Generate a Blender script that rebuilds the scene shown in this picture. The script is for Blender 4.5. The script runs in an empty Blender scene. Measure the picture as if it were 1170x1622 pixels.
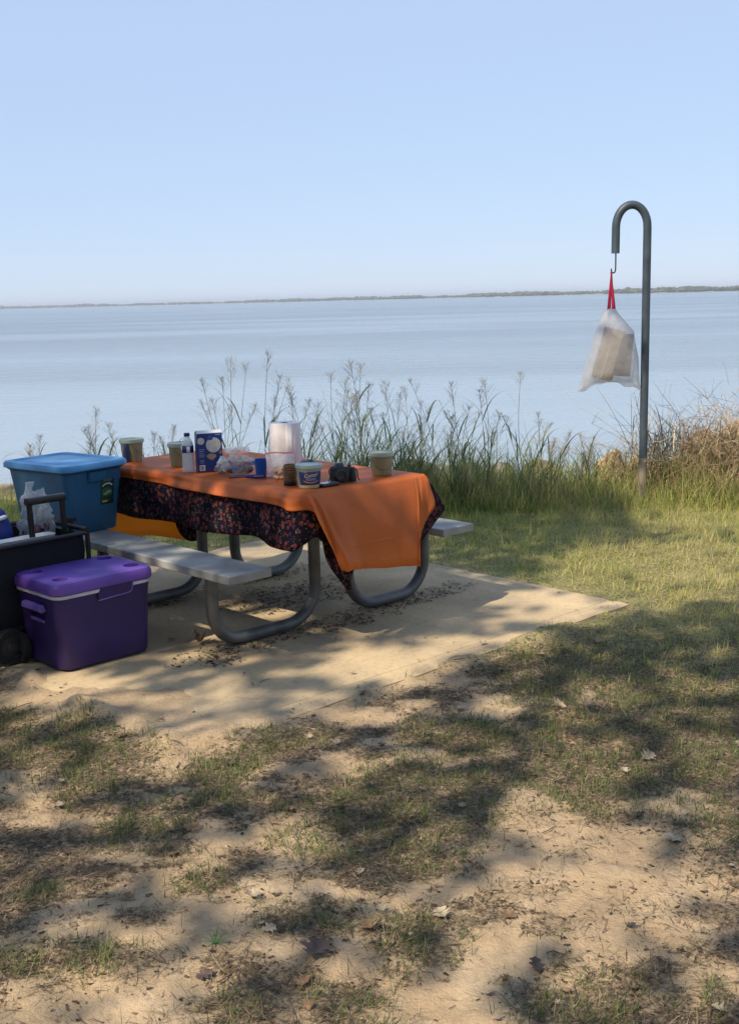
import bpy, bmesh, math, random
import numpy as np
from mathutils import Matrix, Vector, Euler

R = math.radians
rng = np.random.default_rng(7)
random.seed(7)
SC = bpy.context.scene
COL = SC.collection
PI = math.pi

# ------------------------------------------------------------------ helpers
def tag(o, label=None, cat=None, group=None, kind=None):
    if label: o['label'] = label
    if cat: o['category'] = cat
    if group: o['group'] = group
    if kind: o['kind'] = kind
    return o

def empty(name, loc=(0, 0, 0), rz=0.0):
    o = bpy.data.objects.new(name, None)
    o.location = loc
    o.rotation_euler = (0, 0, rz)
    o.empty_display_size = 0.05
    COL.objects.link(o)
    return o

def link_mesh(name, me, mat, parent=None, loc=(0, 0, 0), rot=(0, 0, 0)):
    o = bpy.data.objects.new(name, me)
    if mat is not None:
        for m in (mat if isinstance(mat, (list, tuple)) else [mat]):
            me.materials.append(m)
    o.location = loc
    o.rotation_euler = rot
    COL.objects.link(o)
    if parent is not None:
        o.parent = parent
    return o

class MB:
    """collects shapes and links them as one mesh object"""
    def __init__(self):
        self.v = []
        self.f = []
        self.mi = []
    def add(self, verts, faces, M=None, mi=0):
        b = len(self.v)
        for p in verts:
            p = Vector(p)
            if M is not None:
                p = M @ p
            self.v.append(tuple(p))
        for f in faces:
            self.f.append(tuple(b + i for i in f))
            self.mi.append(mi)
        return self
    def box(self, c, s, M=None, mi=0):
        x, y, z = c
        a, b_, d = s[0] / 2, s[1] / 2, s[2] / 2
        vs = [(x + i * a, y + j * b_, z + k * d) for k in (-1, 1) for j in (-1, 1) for i in (-1, 1)]
        fs = [(0, 2, 3, 1), (4, 5, 7, 6), (0, 1, 5, 4), (2, 6, 7, 3), (0, 4, 6, 2), (1, 3, 7, 5)]
        return self.add(vs, fs, M, mi)
    def loft(self, rings, caps=(True, True), M=None, mi=0, closed=True):
        n = len(rings[0])
        vs = [p for r in rings for p in r]
        fs = []
        for k in range(len(rings) - 1):
            for i in range(n if closed else n - 1):
                j = (i + 1) % n
                fs.append((k * n + i, k * n + j, (k + 1) * n + j, (k + 1) * n + i))
        if closed and caps[0]:
            fs.append(tuple(reversed(range(n))))
        if closed and caps[1]:
            fs.append(tuple((len(rings) - 1) * n + i for i in range(n)))
        return self.add(vs, fs, M, mi)
    def lathe(self, prof, n=24, c=(0, 0, 0), M=None, mi=0, caps=(True, True)):
        rings = [[(c[0] + r * math.cos(2 * PI * i / n), c[1] + r * math.sin(2 * PI * i / n), c[2] + z)
                  for i in range(n)] for r, z in prof]
        return self.loft(rings, caps, M, mi)
    def tube(self, path, r, n=10, M=None, mi=0, caps=(True, True)):
        P = [Vector(p) for p in path]
        rr = r if isinstance(r, (list, tuple)) else [r] * len(P)
        rings = []
        t0 = (P[1] - P[0]).normalized()
        ref = Vector((0, 0, 1)) if abs(t0.z) < 0.9 else Vector((1, 0, 0))
        nx = t0.cross(ref).normalized()
        for i, p in enumerate(P):
            if i == 0: t = P[1] - P[0]
            elif i == len(P) - 1: t = P[-1] - P[-2]
            else: t = P[i + 1] - P[i - 1]
            t.normalize()
            nx = (nx - t * nx.dot(t))
            if nx.length < 1e-6: nx = t.orthogonal()
            nx.normalize()
            ny = t.cross(nx)
            rings.append([tuple(p + (nx * math.cos(2 * PI * k / n) + ny * math.sin(2 * PI * k / n)) * rr[i]) for k in range(n)])
        return self.loft(rings, caps, M, mi)
    def build(self, name, mat, parent=None, smooth=35, bevel=0, solid=0, sub=0, loc=(0, 0, 0), rot=(0, 0, 0), bseg=2):
        me = bpy.data.meshes.new(name)
        me.from_pydata(self.v, [], self.f)
        bm = bmesh.new(); bm.from_mesh(me)
        bmesh.ops.recalc_face_normals(bm, faces=bm.faces[:])
        bm.to_mesh(me); bm.free()
        o = link_mesh(name, me, mat, parent, loc, rot)
        if any(self.mi):
            me.polygons.foreach_set('material_index', self.mi)
        if smooth is not None:
            me.polygons.foreach_set('use_smooth', [True] * len(me.polygons))
            if smooth < 180:
                me.set_sharp_from_angle(angle=R(smooth))
        if solid:
            m = o.modifiers.new('thickness', 'SOLIDIFY'); m.thickness = solid; m.offset = 0
        if bevel:
            m = o.modifiers.new('bevel', 'BEVEL'); m.width = bevel; m.segments = bseg
            m.limit_method = 'ANGLE'; m.angle_limit = R(38); m.harden_normals = False
        if sub:
            m = o.modifiers.new('subdiv', 'SUBSURF'); m.levels = sub; m.render_levels = sub
        me.update()
        return o

def rrect(w, d, r, z, n=5, cx=0, cy=0):
    """rounded rectangle ring"""
    out = []
    r = min(r, w / 2 - 1e-4, d / 2 - 1e-4)
    for (sx, sy, a0) in ((1, 1, 0), (-1, 1, PI / 2), (-1, -1, PI), (1, -1, 1.5 * PI)):
        for k in range(n + 1):
            a = a0 + PI / 2 * k / n
            out.append((cx + sx * (w / 2 - r) + r * math.cos(a), cy + sy * (d / 2 - r) + r * math.sin(a), z))
    return out

def catmull(P, m=8, closed=False):
    P = [Vector(p) for p in P]
    out = []
    n = len(P)
    for i in range(n - 1):
        p0 = P[max(i - 1, 0)]; p1 = P[i]; p2 = P[i + 1]; p3 = P[min(i + 2, n - 1)]
        for k in range(m):
            t = k / m
            out.append(0.5 * ((2 * p1) + (p2 - p0) * t + (2 * p0 - 5 * p1 + 4 * p2 - p3) * t * t + (-p0 + 3 * p1 - 3 * p2 + p3) * t ** 3))
    out.append(P[-1])
    return out

def bool_cut(o, cutter):
    """cut real recesses, bake the result, drop the cutter"""
    c = cutter.build('cutter', None, None, smooth=None)
    c.parent = o.parent
    m = o.modifiers.new('cut', 'BOOLEAN'); m.operation = 'DIFFERENCE'; m.object = c; m.solver = 'EXACT'
    bpy.context.view_layer.update()
    dg = bpy.context.evaluated_depsgraph_get()
    me = bpy.data.meshes.new_from_object(o.evaluated_get(dg), depsgraph=dg)
    old = o.data
    o.modifiers.clear()
    o.data = me
    bpy.data.objects.remove(c, do_unlink=True)
    bpy.data.meshes.remove(old)
    me.polygons.foreach_set('use_smooth', [True] * len(me.polygons))
    me.set_sharp_from_angle(angle=R(35))
    return o

def text_geo(s, size, extrude=0.0006, bold=0.0):
    cu = bpy.data.curves.new('lettering', 'FONT')
    cu.body = s; cu.size = size; cu.extrude = extrude; cu.align_x = 'CENTER'; cu.align_y = 'CENTER'; cu.offset = bold
    o = bpy.data.objects.new('lettering', cu); COL.objects.link(o)
    bpy.context.view_layer.update()
    dg = bpy.context.evaluated_depsgraph_get()
    me = bpy.data.meshes.new_from_object(o.evaluated_get(dg), depsgraph=dg)
    v = [tuple(x.co) for x in me.vertices]; f = [tuple(p.vertices) for p in me.polygons]
    bpy.data.objects.remove(o, do_unlink=True); bpy.data.meshes.remove(me); bpy.data.curves.remove(cu)
    return v, f

# numpy value noise ---------------------------------------------------
_perm = np.random.default_rng(3).permutation(4096)
_val = np.random.default_rng(4).random(4096) * 2 - 1
def vnoise(x, y, seed=0):
    x = np.asarray(x, float); y = np.asarray(y, float)
    xi = np.floor(x).astype(int); yi = np.floor(y).astype(int)
    fx = x - xi; fy = y - yi
    fx = fx * fx * fx * (fx * (fx * 6 - 15) + 10); fy = fy * fy * fy * (fy * (fy * 6 - 15) + 10)
    def h(a, b): return _val[_perm[(_perm[(a + seed * 37) & 4095] + b) & 4095]]
    return (h(xi, yi) * (1 - fx) + h(xi + 1, yi) * fx) * (1 - fy) + (h(xi, yi + 1) * (1 - fx) + h(xi + 1, yi + 1) * fx) * fy
def fbm(x, y, oct=4, seed=0):
    x = np.asarray(x, float); y = np.asarray(y, float)
    s = 0; a = 1; t = 0
    for k in range(oct):
        s = s + a * vnoise(x * 2 ** k + 17.3 * k, y * 2 ** k - 9.1 * k, seed + k); t += a; a *= 0.5
    return s / t
def sstep(a, b, x):
    t = np.clip((np.asarray(x, float) - a) / (b - a), 0, 1)
    return t * t * (3 - 2 * t)

# ------------------------------------------------------------------ materials
def mat_new(name):
    m = bpy.data.materials.new(name)
    m.use_nodes = True
    nt = m.node_tree
    for n in list(nt.nodes): nt.nodes.remove(n)
    out = nt.nodes.new('ShaderNodeOutputMaterial')
    return m, nt, out
def N(nt, typ, **kw):
    n = nt.nodes.new(typ)
    for k, v in kw.items():
        if hasattr(n, k) and not k[0].isupper(): setattr(n, k, v)
        else: n.inputs[k.replace('_', ' ')].default_value = v
    return n
def ramp(nt, stops, interp='LINEAR'):
    r = nt.nodes.new('ShaderNodeValToRGB')
    r.color_ramp.interpolation = interp
    e = r.color_ramp.elements
    while len(e) < len(stops): e.new(0.5)
    for i, (p, c) in enumerate(stops):
        e[i].position = p
        e[i].color = (c[0], c[1], c[2], 1)
    return r
def pbr(name, col, rough=0.6, var=0.12, scale=12, bump=0.0, bscale=60, metal=0.0, spec=0.5, trans=0.0, coat=0.0, col2=None):
    """Principled surface with a little mottling, so nothing is perfectly uniform"""
    m, nt, out = mat_new(name)
    L = nt.links.new
    b = N(nt, 'ShaderNodeBsdfPrincipled'); b.inputs['Roughness'].default_value = rough
    b.inputs['Metallic'].default_value = metal; b.inputs['Specular IOR Level'].default_value = spec
    b.inputs['Coat Weight'].default_value = coat
    tc = N(nt, 'ShaderNodeTexCoord')
    no = N(nt, 'ShaderNodeTexNoise'); no.inputs['Scale'].default_value = scale; no.inputs['Detail'].default_value = 6
    L(tc.outputs['Object'], no.inputs['Vector'])
    c2 = col2 or tuple(max(0, c * (1 - 2 * var)) for c in col)
    rp = ramp(nt, [(0.3, c2), (0.7, tuple(min(1, c * (1 + var)) for c in col))])
    L(no.outputs['Fac'], rp.inputs['Fac']); L(rp.outputs['Color'], b.inputs['Base Color'])
    rr = N(nt, 'ShaderNodeMapRange'); rr.inputs['To Min'].default_value = max(0.02, rough - 0.1); rr.inputs['To Max'].default_value = min(1, rough + 0.12)
    L(no.outputs['Fac'], rr.inputs['Value']); L(rr.outputs['Result'], b.inputs['Roughness'])
    if bump:
        n2 = N(nt, 'ShaderNodeTexNoise'); n2.inputs['Scale'].default_value = bscale; n2.inputs['Detail'].default_value = 5
        L(tc.outputs['Object'], n2.inputs['Vector'])
        bp = N(nt, 'ShaderNodeBump'); bp.inputs['Strength'].default_value = bump; bp.inputs['Distance'].default_value = 0.01
        L(n2.outputs['Fac'], bp.inputs['Height']); L(bp.outputs['Normal'], b.inputs['Normal'])
    last = b.outputs['BSDF']
    if trans:
        t = N(nt, 'ShaderNodeBsdfTranslucent'); L(rp.outputs['Color'], t.inputs['Color'])
        mx = N(nt, 'ShaderNodeMixShader'); mx.inputs['Fac'].default_value = trans
        L(last, mx.inputs[1]); L(t.outputs['BSDF'], mx.inputs[2]); last = mx.outputs['Shader']
    L(last, out.inputs['Surface'])
    return m

def film(name, col, clear=0.4, rough=0.25, translucent=0.4, wr=0.5, wscale=25, uneven=0.2):
    """thin plastic film: see-through, milky and creased"""
    m, nt, out = mat_new(name); L = nt.links.new
    b = N(nt, 'ShaderNodeBsdfPrincipled'); b.inputs['Base Color'].default_value = (*col, 1); b.inputs['Roughness'].default_value = rough
    tl = N(nt, 'ShaderNodeBsdfTranslucent'); tl.inputs['Color'].default_value = (*col, 1)
    tr = N(nt, 'ShaderNodeBsdfTransparent')
    tc = N(nt, 'ShaderNodeTexCoord')
    no = N(nt, 'ShaderNodeTexNoise'); no.inputs['Scale'].default_value = wscale; no.inputs['Detail'].default_value = 4; no.inputs['Distortion'].default_value = 1.2
    L(tc.outputs['Object'], no.inputs['Vector'])
    bp = N(nt, 'ShaderNodeBump'); bp.inputs['Strength'].default_value = wr; bp.inputs['Distance'].default_value = 0.02
    L(no.outputs['Fac'], bp.inputs['Height']); L(bp.outputs['Normal'], b.inputs['Normal'])
    m1 = N(nt, 'ShaderNodeMixShader'); m1.inputs['Fac'].default_value = translucent
    L(b.outputs['BSDF'], m1.inputs[1]); L(tl.outputs['BSDF'], m1.inputs[2])
    mr = N(nt, 'ShaderNodeMapRange'); mr.inputs['From Min'].default_value = 0.35; mr.inputs['From Max'].default_value = 0.65
    mr.inputs['To Min'].default_value = max(0, clear - uneven); mr.inputs['To Max'].default_value = min(1, clear + uneven)
    L(no.outputs['Fac'], mr.inputs['Value'])
    m2 = N(nt, 'ShaderNodeMixShader'); L(mr.outputs['Result'], m2.inputs['Fac'])
    L(m1.outputs['Shader'], m2.inputs[1]); L(tr.outputs['BSDF'], m2.inputs[2])
    L(m2.outputs['Shader'], out.inputs['Surface'])
    return m

def leafy(name, stops, rough=0.55, trans=0.3):
    """blades and leaves: each blade takes its own colour from its 'tint' value"""
    m, nt, out = mat_new(name); L = nt.links.new
    at = N(nt, 'ShaderNodeAttribute'); at.attribute_name = 'tint'
    rp = ramp(nt, stops); L(at.outputs['Fac'], rp.inputs['Fac'])
    b = N(nt, 'ShaderNodeBsdfPrincipled'); b.inputs['Roughness'].default_value = rough; b.inputs['Specular IOR Level'].default_value = 0.35
    L(rp.outputs['Color'], b.inputs['Base Color'])
    t = N(nt, 'ShaderNodeBsdfTranslucent'); L(rp.outputs['Color'], t.inputs['Color'])
    mx = N(nt, 'ShaderNodeMixShader'); mx.inputs['Fac'].default_value = trans
    L(b.outputs['BSDF'], mx.inputs[1]); L(t.outputs['BSDF'], mx.inputs[2]); L(mx.outputs['Shader'], out.inputs['Surface'])
    return m

# ------------------------------------------------------------------ fast numpy meshes
def np_mesh(name, V, Q, tint=None, smooth=False):
    """V (n,3), Q (m,4) quads, tint (n,)"""
    me = bpy.data.meshes.new(name)
    me.vertices.add(len(V)); me.vertices.foreach_set('co', np.ascontiguousarray(V, dtype=np.float32).ravel())
    m = len(Q)
    k = Q.shape[1]
    me.loops.add(m * k); me.loops.foreach_set('vertex_index', np.ascontiguousarray(Q, dtype=np.int32).ravel())
    me.polygons.add(m)
    me.polygons.foreach_set('loop_start', np.arange(0, m * k, k, dtype=np.int32))
    if smooth: me.polygons.foreach_set('use_smooth', np.ones(m, dtype=bool))
    if tint is not None:
        a = me.attributes.new('tint', 'FLOAT', 'POINT'); a.data.foreach_set('value', np.ascontiguousarray(tint, dtype=np.float32))
    me.update(calc_edges=True); me.validate()
    return me

def blades(P, h, w, az, lean, curl, tint, seg=3, g=rng):
    """grass blades: P (n,3) roots, h heights, w widths, az lean direction, lean start angle, curl extra bend. returns V,Q,tint"""
    n = len(P)
    P = np.asarray(P, float)
    k = seg + 1
    t = np.linspace(0, 1, k)[None, :]
    h = np.broadcast_to(h, (n,))[:, None]; w = np.broadcast_to(w, (n,))[:, None]
    lean = np.broadcast_to(lean, (n,))[:, None]; curl = np.broadcast_to(curl, (n,))[:, None]
    ang = lean + curl * t
    ds = h / seg
    hx = np.concatenate([np.zeros((n, 1)), np.cumsum(np.sin(ang[:, :-1] + curl / seg / 2) * ds, 1)], 1)
    hz = np.concatenate([np.zeros((n, 1)), np.cumsum(np.cos(ang[:, :-1] + curl / seg / 2) * ds, 1)], 1)
    cx = P[:, 0:1] + hx * np.cos(az)[:, None]; cy = P[:, 1:2] + hx * np.sin(az)[:, None]; cz = P[:, 2:3] + hz
    tw = az[:, None] + PI / 2 + g.normal(0, 0.5, (n, 1))
    ww = w * 0.5 * np.clip(1.0 - t ** 1.6, 0.06, 1) * (0.65 + 0.7 * np.minimum(t * 3, 1) * 0.5)
    a = np.stack([cx + np.cos(tw) * ww, cy + np.sin(tw) * ww, cz], 2)
    b = np.stack([cx - np.cos(tw) * ww, cy - np.sin(tw) * ww, cz], 2)
    V = np.stack([a, b], 2).reshape(n * k * 2, 3)
    base = (np.arange(n) * k * 2)[:, None] + (np.arange(seg) * 2)[None, :]
    Q = np.stack([base, base + 1, base + 3, base + 2], 2).reshape(-1, 4)
    T = np.repeat(tint, k * 2)
    return V, Q, T

def join_np(parts):
    V = []; Q = []; T = []; o = 0
    for v, q, t in parts:
        V.append(v); Q.append(q + o); T.append(t); o += len(v)
    return np.concatenate(V), np.concatenate(Q), np.concatenate(T)

# ------------------------------------------------------------------ camera, sky, sun
CAM_H = 1.66
cam_d = bpy.data.cameras.new('camera'); cam = bpy.data.objects.new('camera', cam_d); COL.objects.link(cam)
cam_d.sensor_fit = 'VERTICAL'; cam_d.sensor_height = 24.0; cam_d.lens = 1840 / 1622 * 24
cam_d.clip_end = 30000; cam_d.clip_start = 0.05
M = Matrix.Rotation(R(90 - 10.38), 4, 'X') @ Matrix.Rotation(R(-1.469), 4, 'Z')
cam.matrix_world = Matrix.Translation((0, 0, CAM_H)) @ M
SC.camera = cam

SUN_EL = 47.0
SUN_AZ = (-0.669, -0.743)       # direction towards the sun on the ground: behind the viewer's left shoulder
world = bpy.data.worlds.new('World'); SC.world = world; world.use_nodes = True
wn = world.node_tree; wn.nodes.clear()
sky = wn.nodes.new('ShaderNodeTexSky'); sky.sky_type = 'NISHITA'; sky.sun_disc = False
sky.sun_elevation = R(SUN_EL)
sky.sun_rotation = math.atan2(SUN_AZ[0], SUN_AZ[1])
sky.air_density = 1.0; sky.dust_density = 0.0; sky.ozone_density = 3.0; sky.altitude = 0
bg = wn.nodes.new('ShaderNodeBackground'); bg.inputs['Strength'].default_value = 0.132
wo = wn.nodes.new('ShaderNodeOutputWorld')
hzm = wn.nodes.new('ShaderNodeMix'); hzm.data_type = 'RGBA'; hzm.inputs['Factor'].default_value = 0.83
hzm.inputs['B'].default_value = (2.92, 3.72, 5.2, 1)      # high thin haze: pale blue all the way down to the horizon
wn.links.new(sky.outputs['Color'], hzm.inputs['A']); wn.links.new(hzm.outputs['Result'], bg.inputs['Color']); wn.links.new(bg.outputs['Background'], wo.inputs['Surface'])
sun_d = bpy.data.lights.new('sun', 'SUN'); sun_d.energy = 4.9; sun_d.angle = R(0.53); sun_d.color = (1.0, 0.87, 0.67)
sun = bpy.data.objects.new('sun', sun_d); COL.objects.link(sun)
ce = math.cos(R(SUN_EL)); SUNV = Vector((SUN_AZ[0] * ce, SUN_AZ[1] * ce, math.sin(R(SUN_EL)))).normalized()
sun.rotation_euler = SUNV.to_track_quat('Z', 'Y').to_euler()
sun.location = (-20, -20, 30)
SC.view_settings.view_transform = 'Standard'; SC.view_settings.look = 'None'; SC.view_settings.gamma = 1
SC.view_settings.exposure = 0.42
SC.cycles.max_bounces = 8; SC.cycles.transparent_max_bounces = 24; SC.cycles.use_denoising = True
SC.cycles.sample_clamp_indirect = 6

# ------------------------------------------------------------------ frame of the picnic table (metres)
TX, TY, TA = -0.29, 5.33, 0.75
U = (-math.sin(TA), math.cos(TA)); Vv = (math.cos(TA), math.sin(TA))
def L3(t, s, z=0.0):
    return (TX + t * Vv[0] + s * U[0], TY + t * Vv[1] + s * U[1], z)
def to_ts(x, y):
    dx = np.asarray(x) - TX; dy = np.asarray(y) - TY
    return dx * Vv[0] + dy * Vv[1], dx * U[0] + dy * U[1]

# patches read off the ground: x, y, half width, half depth
GRASS = [(-1.2, 4.34, 0.2, 0.24), (-0.88, 4.19, 0.12, 0.13), (-1.53, 4.61, 0.08, 0.11), (-0.42, 4.25, 0.17, 0.1), (-0.56, 3.99, 0.14, 0.12), (-1.03, 3.82, 0.09, 0.08), (-0.77, 3.58, 0.12, 0.17), (-0.54, 3.71, 0.15, 0.08), (-0.19, 3.71, 0.24, 0.11), (-0.13, 3.47, 0.16, 0.11), (-0.49, 3.2, 0.1, 0.07), (-1.03, 3.17, 0.07, 0.06), (-0.15, 2.93, 0.14, 0.08), (-0.79, 2.78, 0.1, 0.08), (-0.95, 2.75, 0.05, 0.07), (-0.36, 2.54, 0.08, 0.08), (-0.07, 2.52, 0.08, 0.09), (1.09, 4.57, 0.43, 0.85), (0.74, 5.1, 0.17, 0.33), (0.32, 4.27, 0.19, 0.17), (0.7, 4.21, 0.17, 0.23), (0.21, 3.8, 0.28, 0.27), (0.68, 3.74, 0.12, 0.18), (0.08, 3.4, 0.18, 0.2), (1.07, 3.45, 0.1, 0.16), (0.1, 2.82, 0.08, 0.11), (0.49, 2.54, 0.17, 0.12), (-0.01, 2.56, 0.06, 0.08), (0.81, 2.49, 0.04, 0.1), (0.97, 3.78, 0.09, 0.08), (-1.03, 4.05, 0.21, 0.18)]
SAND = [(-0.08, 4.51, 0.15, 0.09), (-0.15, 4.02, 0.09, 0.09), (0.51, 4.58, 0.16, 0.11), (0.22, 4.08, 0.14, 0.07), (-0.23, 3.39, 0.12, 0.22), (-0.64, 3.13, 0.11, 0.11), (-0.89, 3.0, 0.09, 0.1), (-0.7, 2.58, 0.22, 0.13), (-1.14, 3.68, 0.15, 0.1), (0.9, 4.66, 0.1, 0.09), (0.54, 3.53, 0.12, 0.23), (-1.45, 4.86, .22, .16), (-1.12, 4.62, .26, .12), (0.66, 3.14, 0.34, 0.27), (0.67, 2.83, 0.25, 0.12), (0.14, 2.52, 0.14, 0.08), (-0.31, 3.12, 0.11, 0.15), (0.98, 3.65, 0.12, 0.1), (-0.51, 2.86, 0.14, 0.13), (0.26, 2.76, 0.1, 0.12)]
def patch(x, y, lst, soft=0.55, warp=0.35):
    wx = x + 0.08 * fbm(x * 5, y * 5, 3, 21) ; wy = y + 0.08 * fbm(x * 5, y * 5, 3, 31)
    m = np.zeros(np.shape(x))
    for cx, cy, rx, ry in lst:
        d = np.sqrt(((wx - cx) / rx) ** 2 + ((wy - cy) / ry) ** 2)
        m = np.maximum(m, 1 - sstep(1 - soft, 1 + soft, d))
    return m

SLAB_T = (-1.12, 1.78); SLAB_S = (-0.575, 2.35)
def slab_dist(x, y):
    """signed distance outside the concrete pad (negative inside)"""
    t, s = to_ts(x, y)
    dx = np.maximum(SLAB_T[0] - t, t - SLAB_T[1]); dy = np.maximum(SLAB_S[0] - s, s - SLAB_S[1])
    return np.where((dx > 0) & (dy > 0), np.hypot(np.maximum(dx, 0), np.maximum(dy, 0)), np.maximum(dx, dy))

def lawn_mask(x, y):
    """1 where the closed lawn is, 0 on the bare sandy foreground"""
    edge = 5.0 - 0.55 * sstep(0.4, 1.6, x) + 0.35 * fbm(x * 1.3, y * 1.3, 3, 5) + 1.2 * sstep(-0.6, -2.2, x)
    return sstep(edge - 0.35, edge + 1.1, y)

def grass_mask(x, y):
    return np.clip(np.maximum(patch(x, y, GRASS), lawn_mask(x, y)) , 0, 1)

def litter_mask(x, y):
    n = fbm(x * 1.9 + 3, y * 2.3, 4, 11) * 0.5 + 0.5
    n2 = fbm(x * 6.0, y * 9.0, 3, 51) * 0.5 + 0.5
    l = sstep(0.41, 0.565, n * 0.52 + n2 * 0.48)
    l = np.maximum(l * 0.9, 0.85 * patch(x, y, [(a, b, c * 1.25, d * 1.25) for a, b, c, d in GRASS]))
    l = np.maximum(l, 0.75 * sstep(0.56, 0.70, fbm(x * 13, y * 17, 3, 57) * 0.5 + 0.5))
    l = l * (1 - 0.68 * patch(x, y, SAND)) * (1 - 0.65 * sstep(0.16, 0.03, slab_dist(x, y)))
    return np.clip(l, 0, 1)

def ground_z(x, y):
    x = np.asarray(x, float); y = np.asarray(y, float)
    z = -0.018 + 0.022 * fbm(x * 0.7, y * 0.7, 3, 2) + 0.012 * fbm(x * 3.1, y * 3.1, 3, 3) + 0.016 * fbm(x * 8, y * 8, 3, 4) + 0.005 * fbm(x * 26, y * 26, 2, 14)
    sd = slab_dist(x, y)
    t, s = to_ts(x, y)
    # sand drifted over the near left corner of the pad
    drift = 0.03 * np.exp(-((t + 1.05) / 0.28) ** 2 - ((s + 0.05) / 0.42) ** 2) + 0.022 * np.exp(-((t + 0.95) / 0.3) ** 2 - ((s + 0.5) / 0.12) ** 2)
    edge_drift = 0.075 * np.clip(fbm(x * 3.3, y * 3.3, 4, 18) + 0.04, 0, 1) * np.exp(-(sd / 0.08) ** 2) * (1 - 0.85 * sstep(1.0, 1.5, t))
    drift = drift + edge_drift
    z = z * sstep(0.0, 0.35, sd) + (-0.012 + 0.006 * fbm(x * 9, y * 9, 3, 8)) * (1 - sstep(0.0, 0.35, sd)) + drift
    z = np.where(sd < -0.45, -0.08, z - 0.06 * sstep(-0.03, -0.25, sd) * np.clip(1 - drift / 0.006, 0, 1))
    edge = 10.1 + 0.35 * fbm(x * 0.5, x * 0.2, 2, 9)
    z = z - 1.9 * sstep(edge, edge + 3.2, y)
    z = z + 0.38 * np.exp(-((x - 3.5) / 0.9) ** 2 - ((y - 10.4) / 0.8) ** 2)
    far = sstep(14, 60, y)
    return z - 2.0 * far

# ------------------------------------------------------------------ ground sheet
def axis(segs):
    out = [segs[0][0]]
    for a, b, d in segs:
        n = max(1, int(round((b - a) / d)))
        out += list(np.linspace(a, b, n + 1)[1:])
    return np.array(out)
gx = axis([(-9000, -600, 2100), (-600, -40, 80), (-40, -8, 4), (-8, -3, .25), (-3, -1.7, .05), (-1.7, 1.7, .014), (1.7, 3, .05), (3, 8, .2), (8, 40, 4), (40, 600, 80), (600, 9000, 2100)])
gy = axis([(-400, -40, 60), (-40, -8, 4), (-8, 1.5, .4), (1.5, 2.2, .06), (2.2, 4.9, .014), (4.9, 7.0, .03), (7.0, 10, .08), (10, 14, .2), (14, 40, 2), (40, 400, 40), (400, 9000, 900)])
GX, GY = np.meshgrid(gx, gy)
GZ = ground_z(GX, GY)
nx, ny = len(gx), len(gy)
idx = np.arange(nx * ny).reshape(ny, nx)
Q = np.stack([idx[:-1, :-1], idx[:-1, 1:], idx[1:, 1:], idx[1:, :-1]], 2).reshape(-1, 4)
V = np.stack([GX, GY, GZ], 2).reshape(-1, 3)
me = np_mesh('ground', V, Q, None, smooth=True)
a = me.attributes.new('litter', 'FLOAT', 'POINT'); a.data.foreach_set('value', litter_mask(GX, GY).ravel().astype(np.float32))
a = me.attributes.new('turf', 'FLOAT', 'POINT'); a.data.foreach_set('value', lawn_mask(GX, GY).ravel().astype(np.float32))

m, nt, out = mat_new('sandy_soil'); Lk = nt.links.new
b = N(nt, 'ShaderNodeBsdfPrincipled'); b.inputs['Roughness'].default_value = 0.95; b.inputs['Specular IOR Level'].default_value = 0.15
tc = N(nt, 'ShaderNodeTexCoord')
n1 = N(nt, 'ShaderNodeTexNoise'); n1.inputs['Scale'].default_value = 2.2; n1.inputs['Detail'].default_value = 9; n1.inputs['Roughness'].default_value = 0.83
n2 = N(nt, 'ShaderNodeTexNoise'); n2.inputs['Scale'].default_value = 55; n2.inputs['Detail'].default_value = 6; n2.inputs['Roughness'].default_value = 0.7
n3 = N(nt, 'ShaderNodeTexNoise'); n3.inputs['Scale'].default_value = 420; n3.inputs['Detail'].default_value = 2
for n in (n1, n2, n3): Lk(tc.outputs['Object'], n.inputs['Vector'])
sandc = ramp(nt, [(0.3, (0.31, 0.225, 0.145)), (0.5, (0.47, 0.35, 0.225)), (0.7, (0.60, 0.465, 0.32))]); Lk(n1.outputs['Fac'], sandc.inputs['Fac'])
grain = ramp(nt, [(0.25, (0.55, 0.5, 0.44)), (0.55, (1, 1, 1))]); Lk(n3.outputs['Fac'], grain.inputs['Fac'])
mg = N(nt, 'ShaderNodeMix', data_type='RGBA', blend_type='MULTIPLY'); mg.inputs['Factor'].default_value = 0.55
Lk(sandc.outputs['Color'], mg.inputs['A']); Lk(grain.outputs['Color'], mg.inputs['B'])
litc = ramp(nt, [(0.3, (0.03, 0.023, 0.018)), (0.5, (0.10, 0.075, 0.052)), (0.68, (0.26, 0.195, 0.13))]); Lk(n2.outputs['Fac'], litc.inputs['Fac'])
at = N(nt, 'ShaderNodeAttribute'); at.attribute_name = 'litter'
ad = N(nt, 'ShaderNodeMath', operation='ADD'); Lk(at.outputs['Fac'], ad.inputs[0])
n2s = N(nt, 'ShaderNodeMapRange'); n2s.inputs['From Min'].default_value = 0.35; n2s.inputs['From Max'].default_value = 0.65; n2s.inputs['To Min'].default_value = 0.42; n2s.inputs['To Max'].default_value = -0.42
Lk(n2.outputs['Fac'], n2s.inputs['Value']); Lk(n2s.outputs['Result'], ad.inputs[1])
lf = N(nt, 'ShaderNodeMapRange'); lf.inputs['From Min'].default_value = 0.42; lf.inputs['From Max'].default_value = 0.98; lf.inputs['To Max'].default_value = 0.85
Lk(ad.outputs['Value'], lf.inputs['Value'])
ml = N(nt, 'ShaderNodeMix', data_type='RGBA'); Lk(lf.outputs['Result'], ml.inputs['Factor']); Lk(mg.outputs['Result'], ml.inputs['A']); Lk(litc.outputs['Color'], ml.inputs['B'])
tu = N(nt, 'ShaderNodeAttribute'); tu.attribute_name = 'turf'
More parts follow.
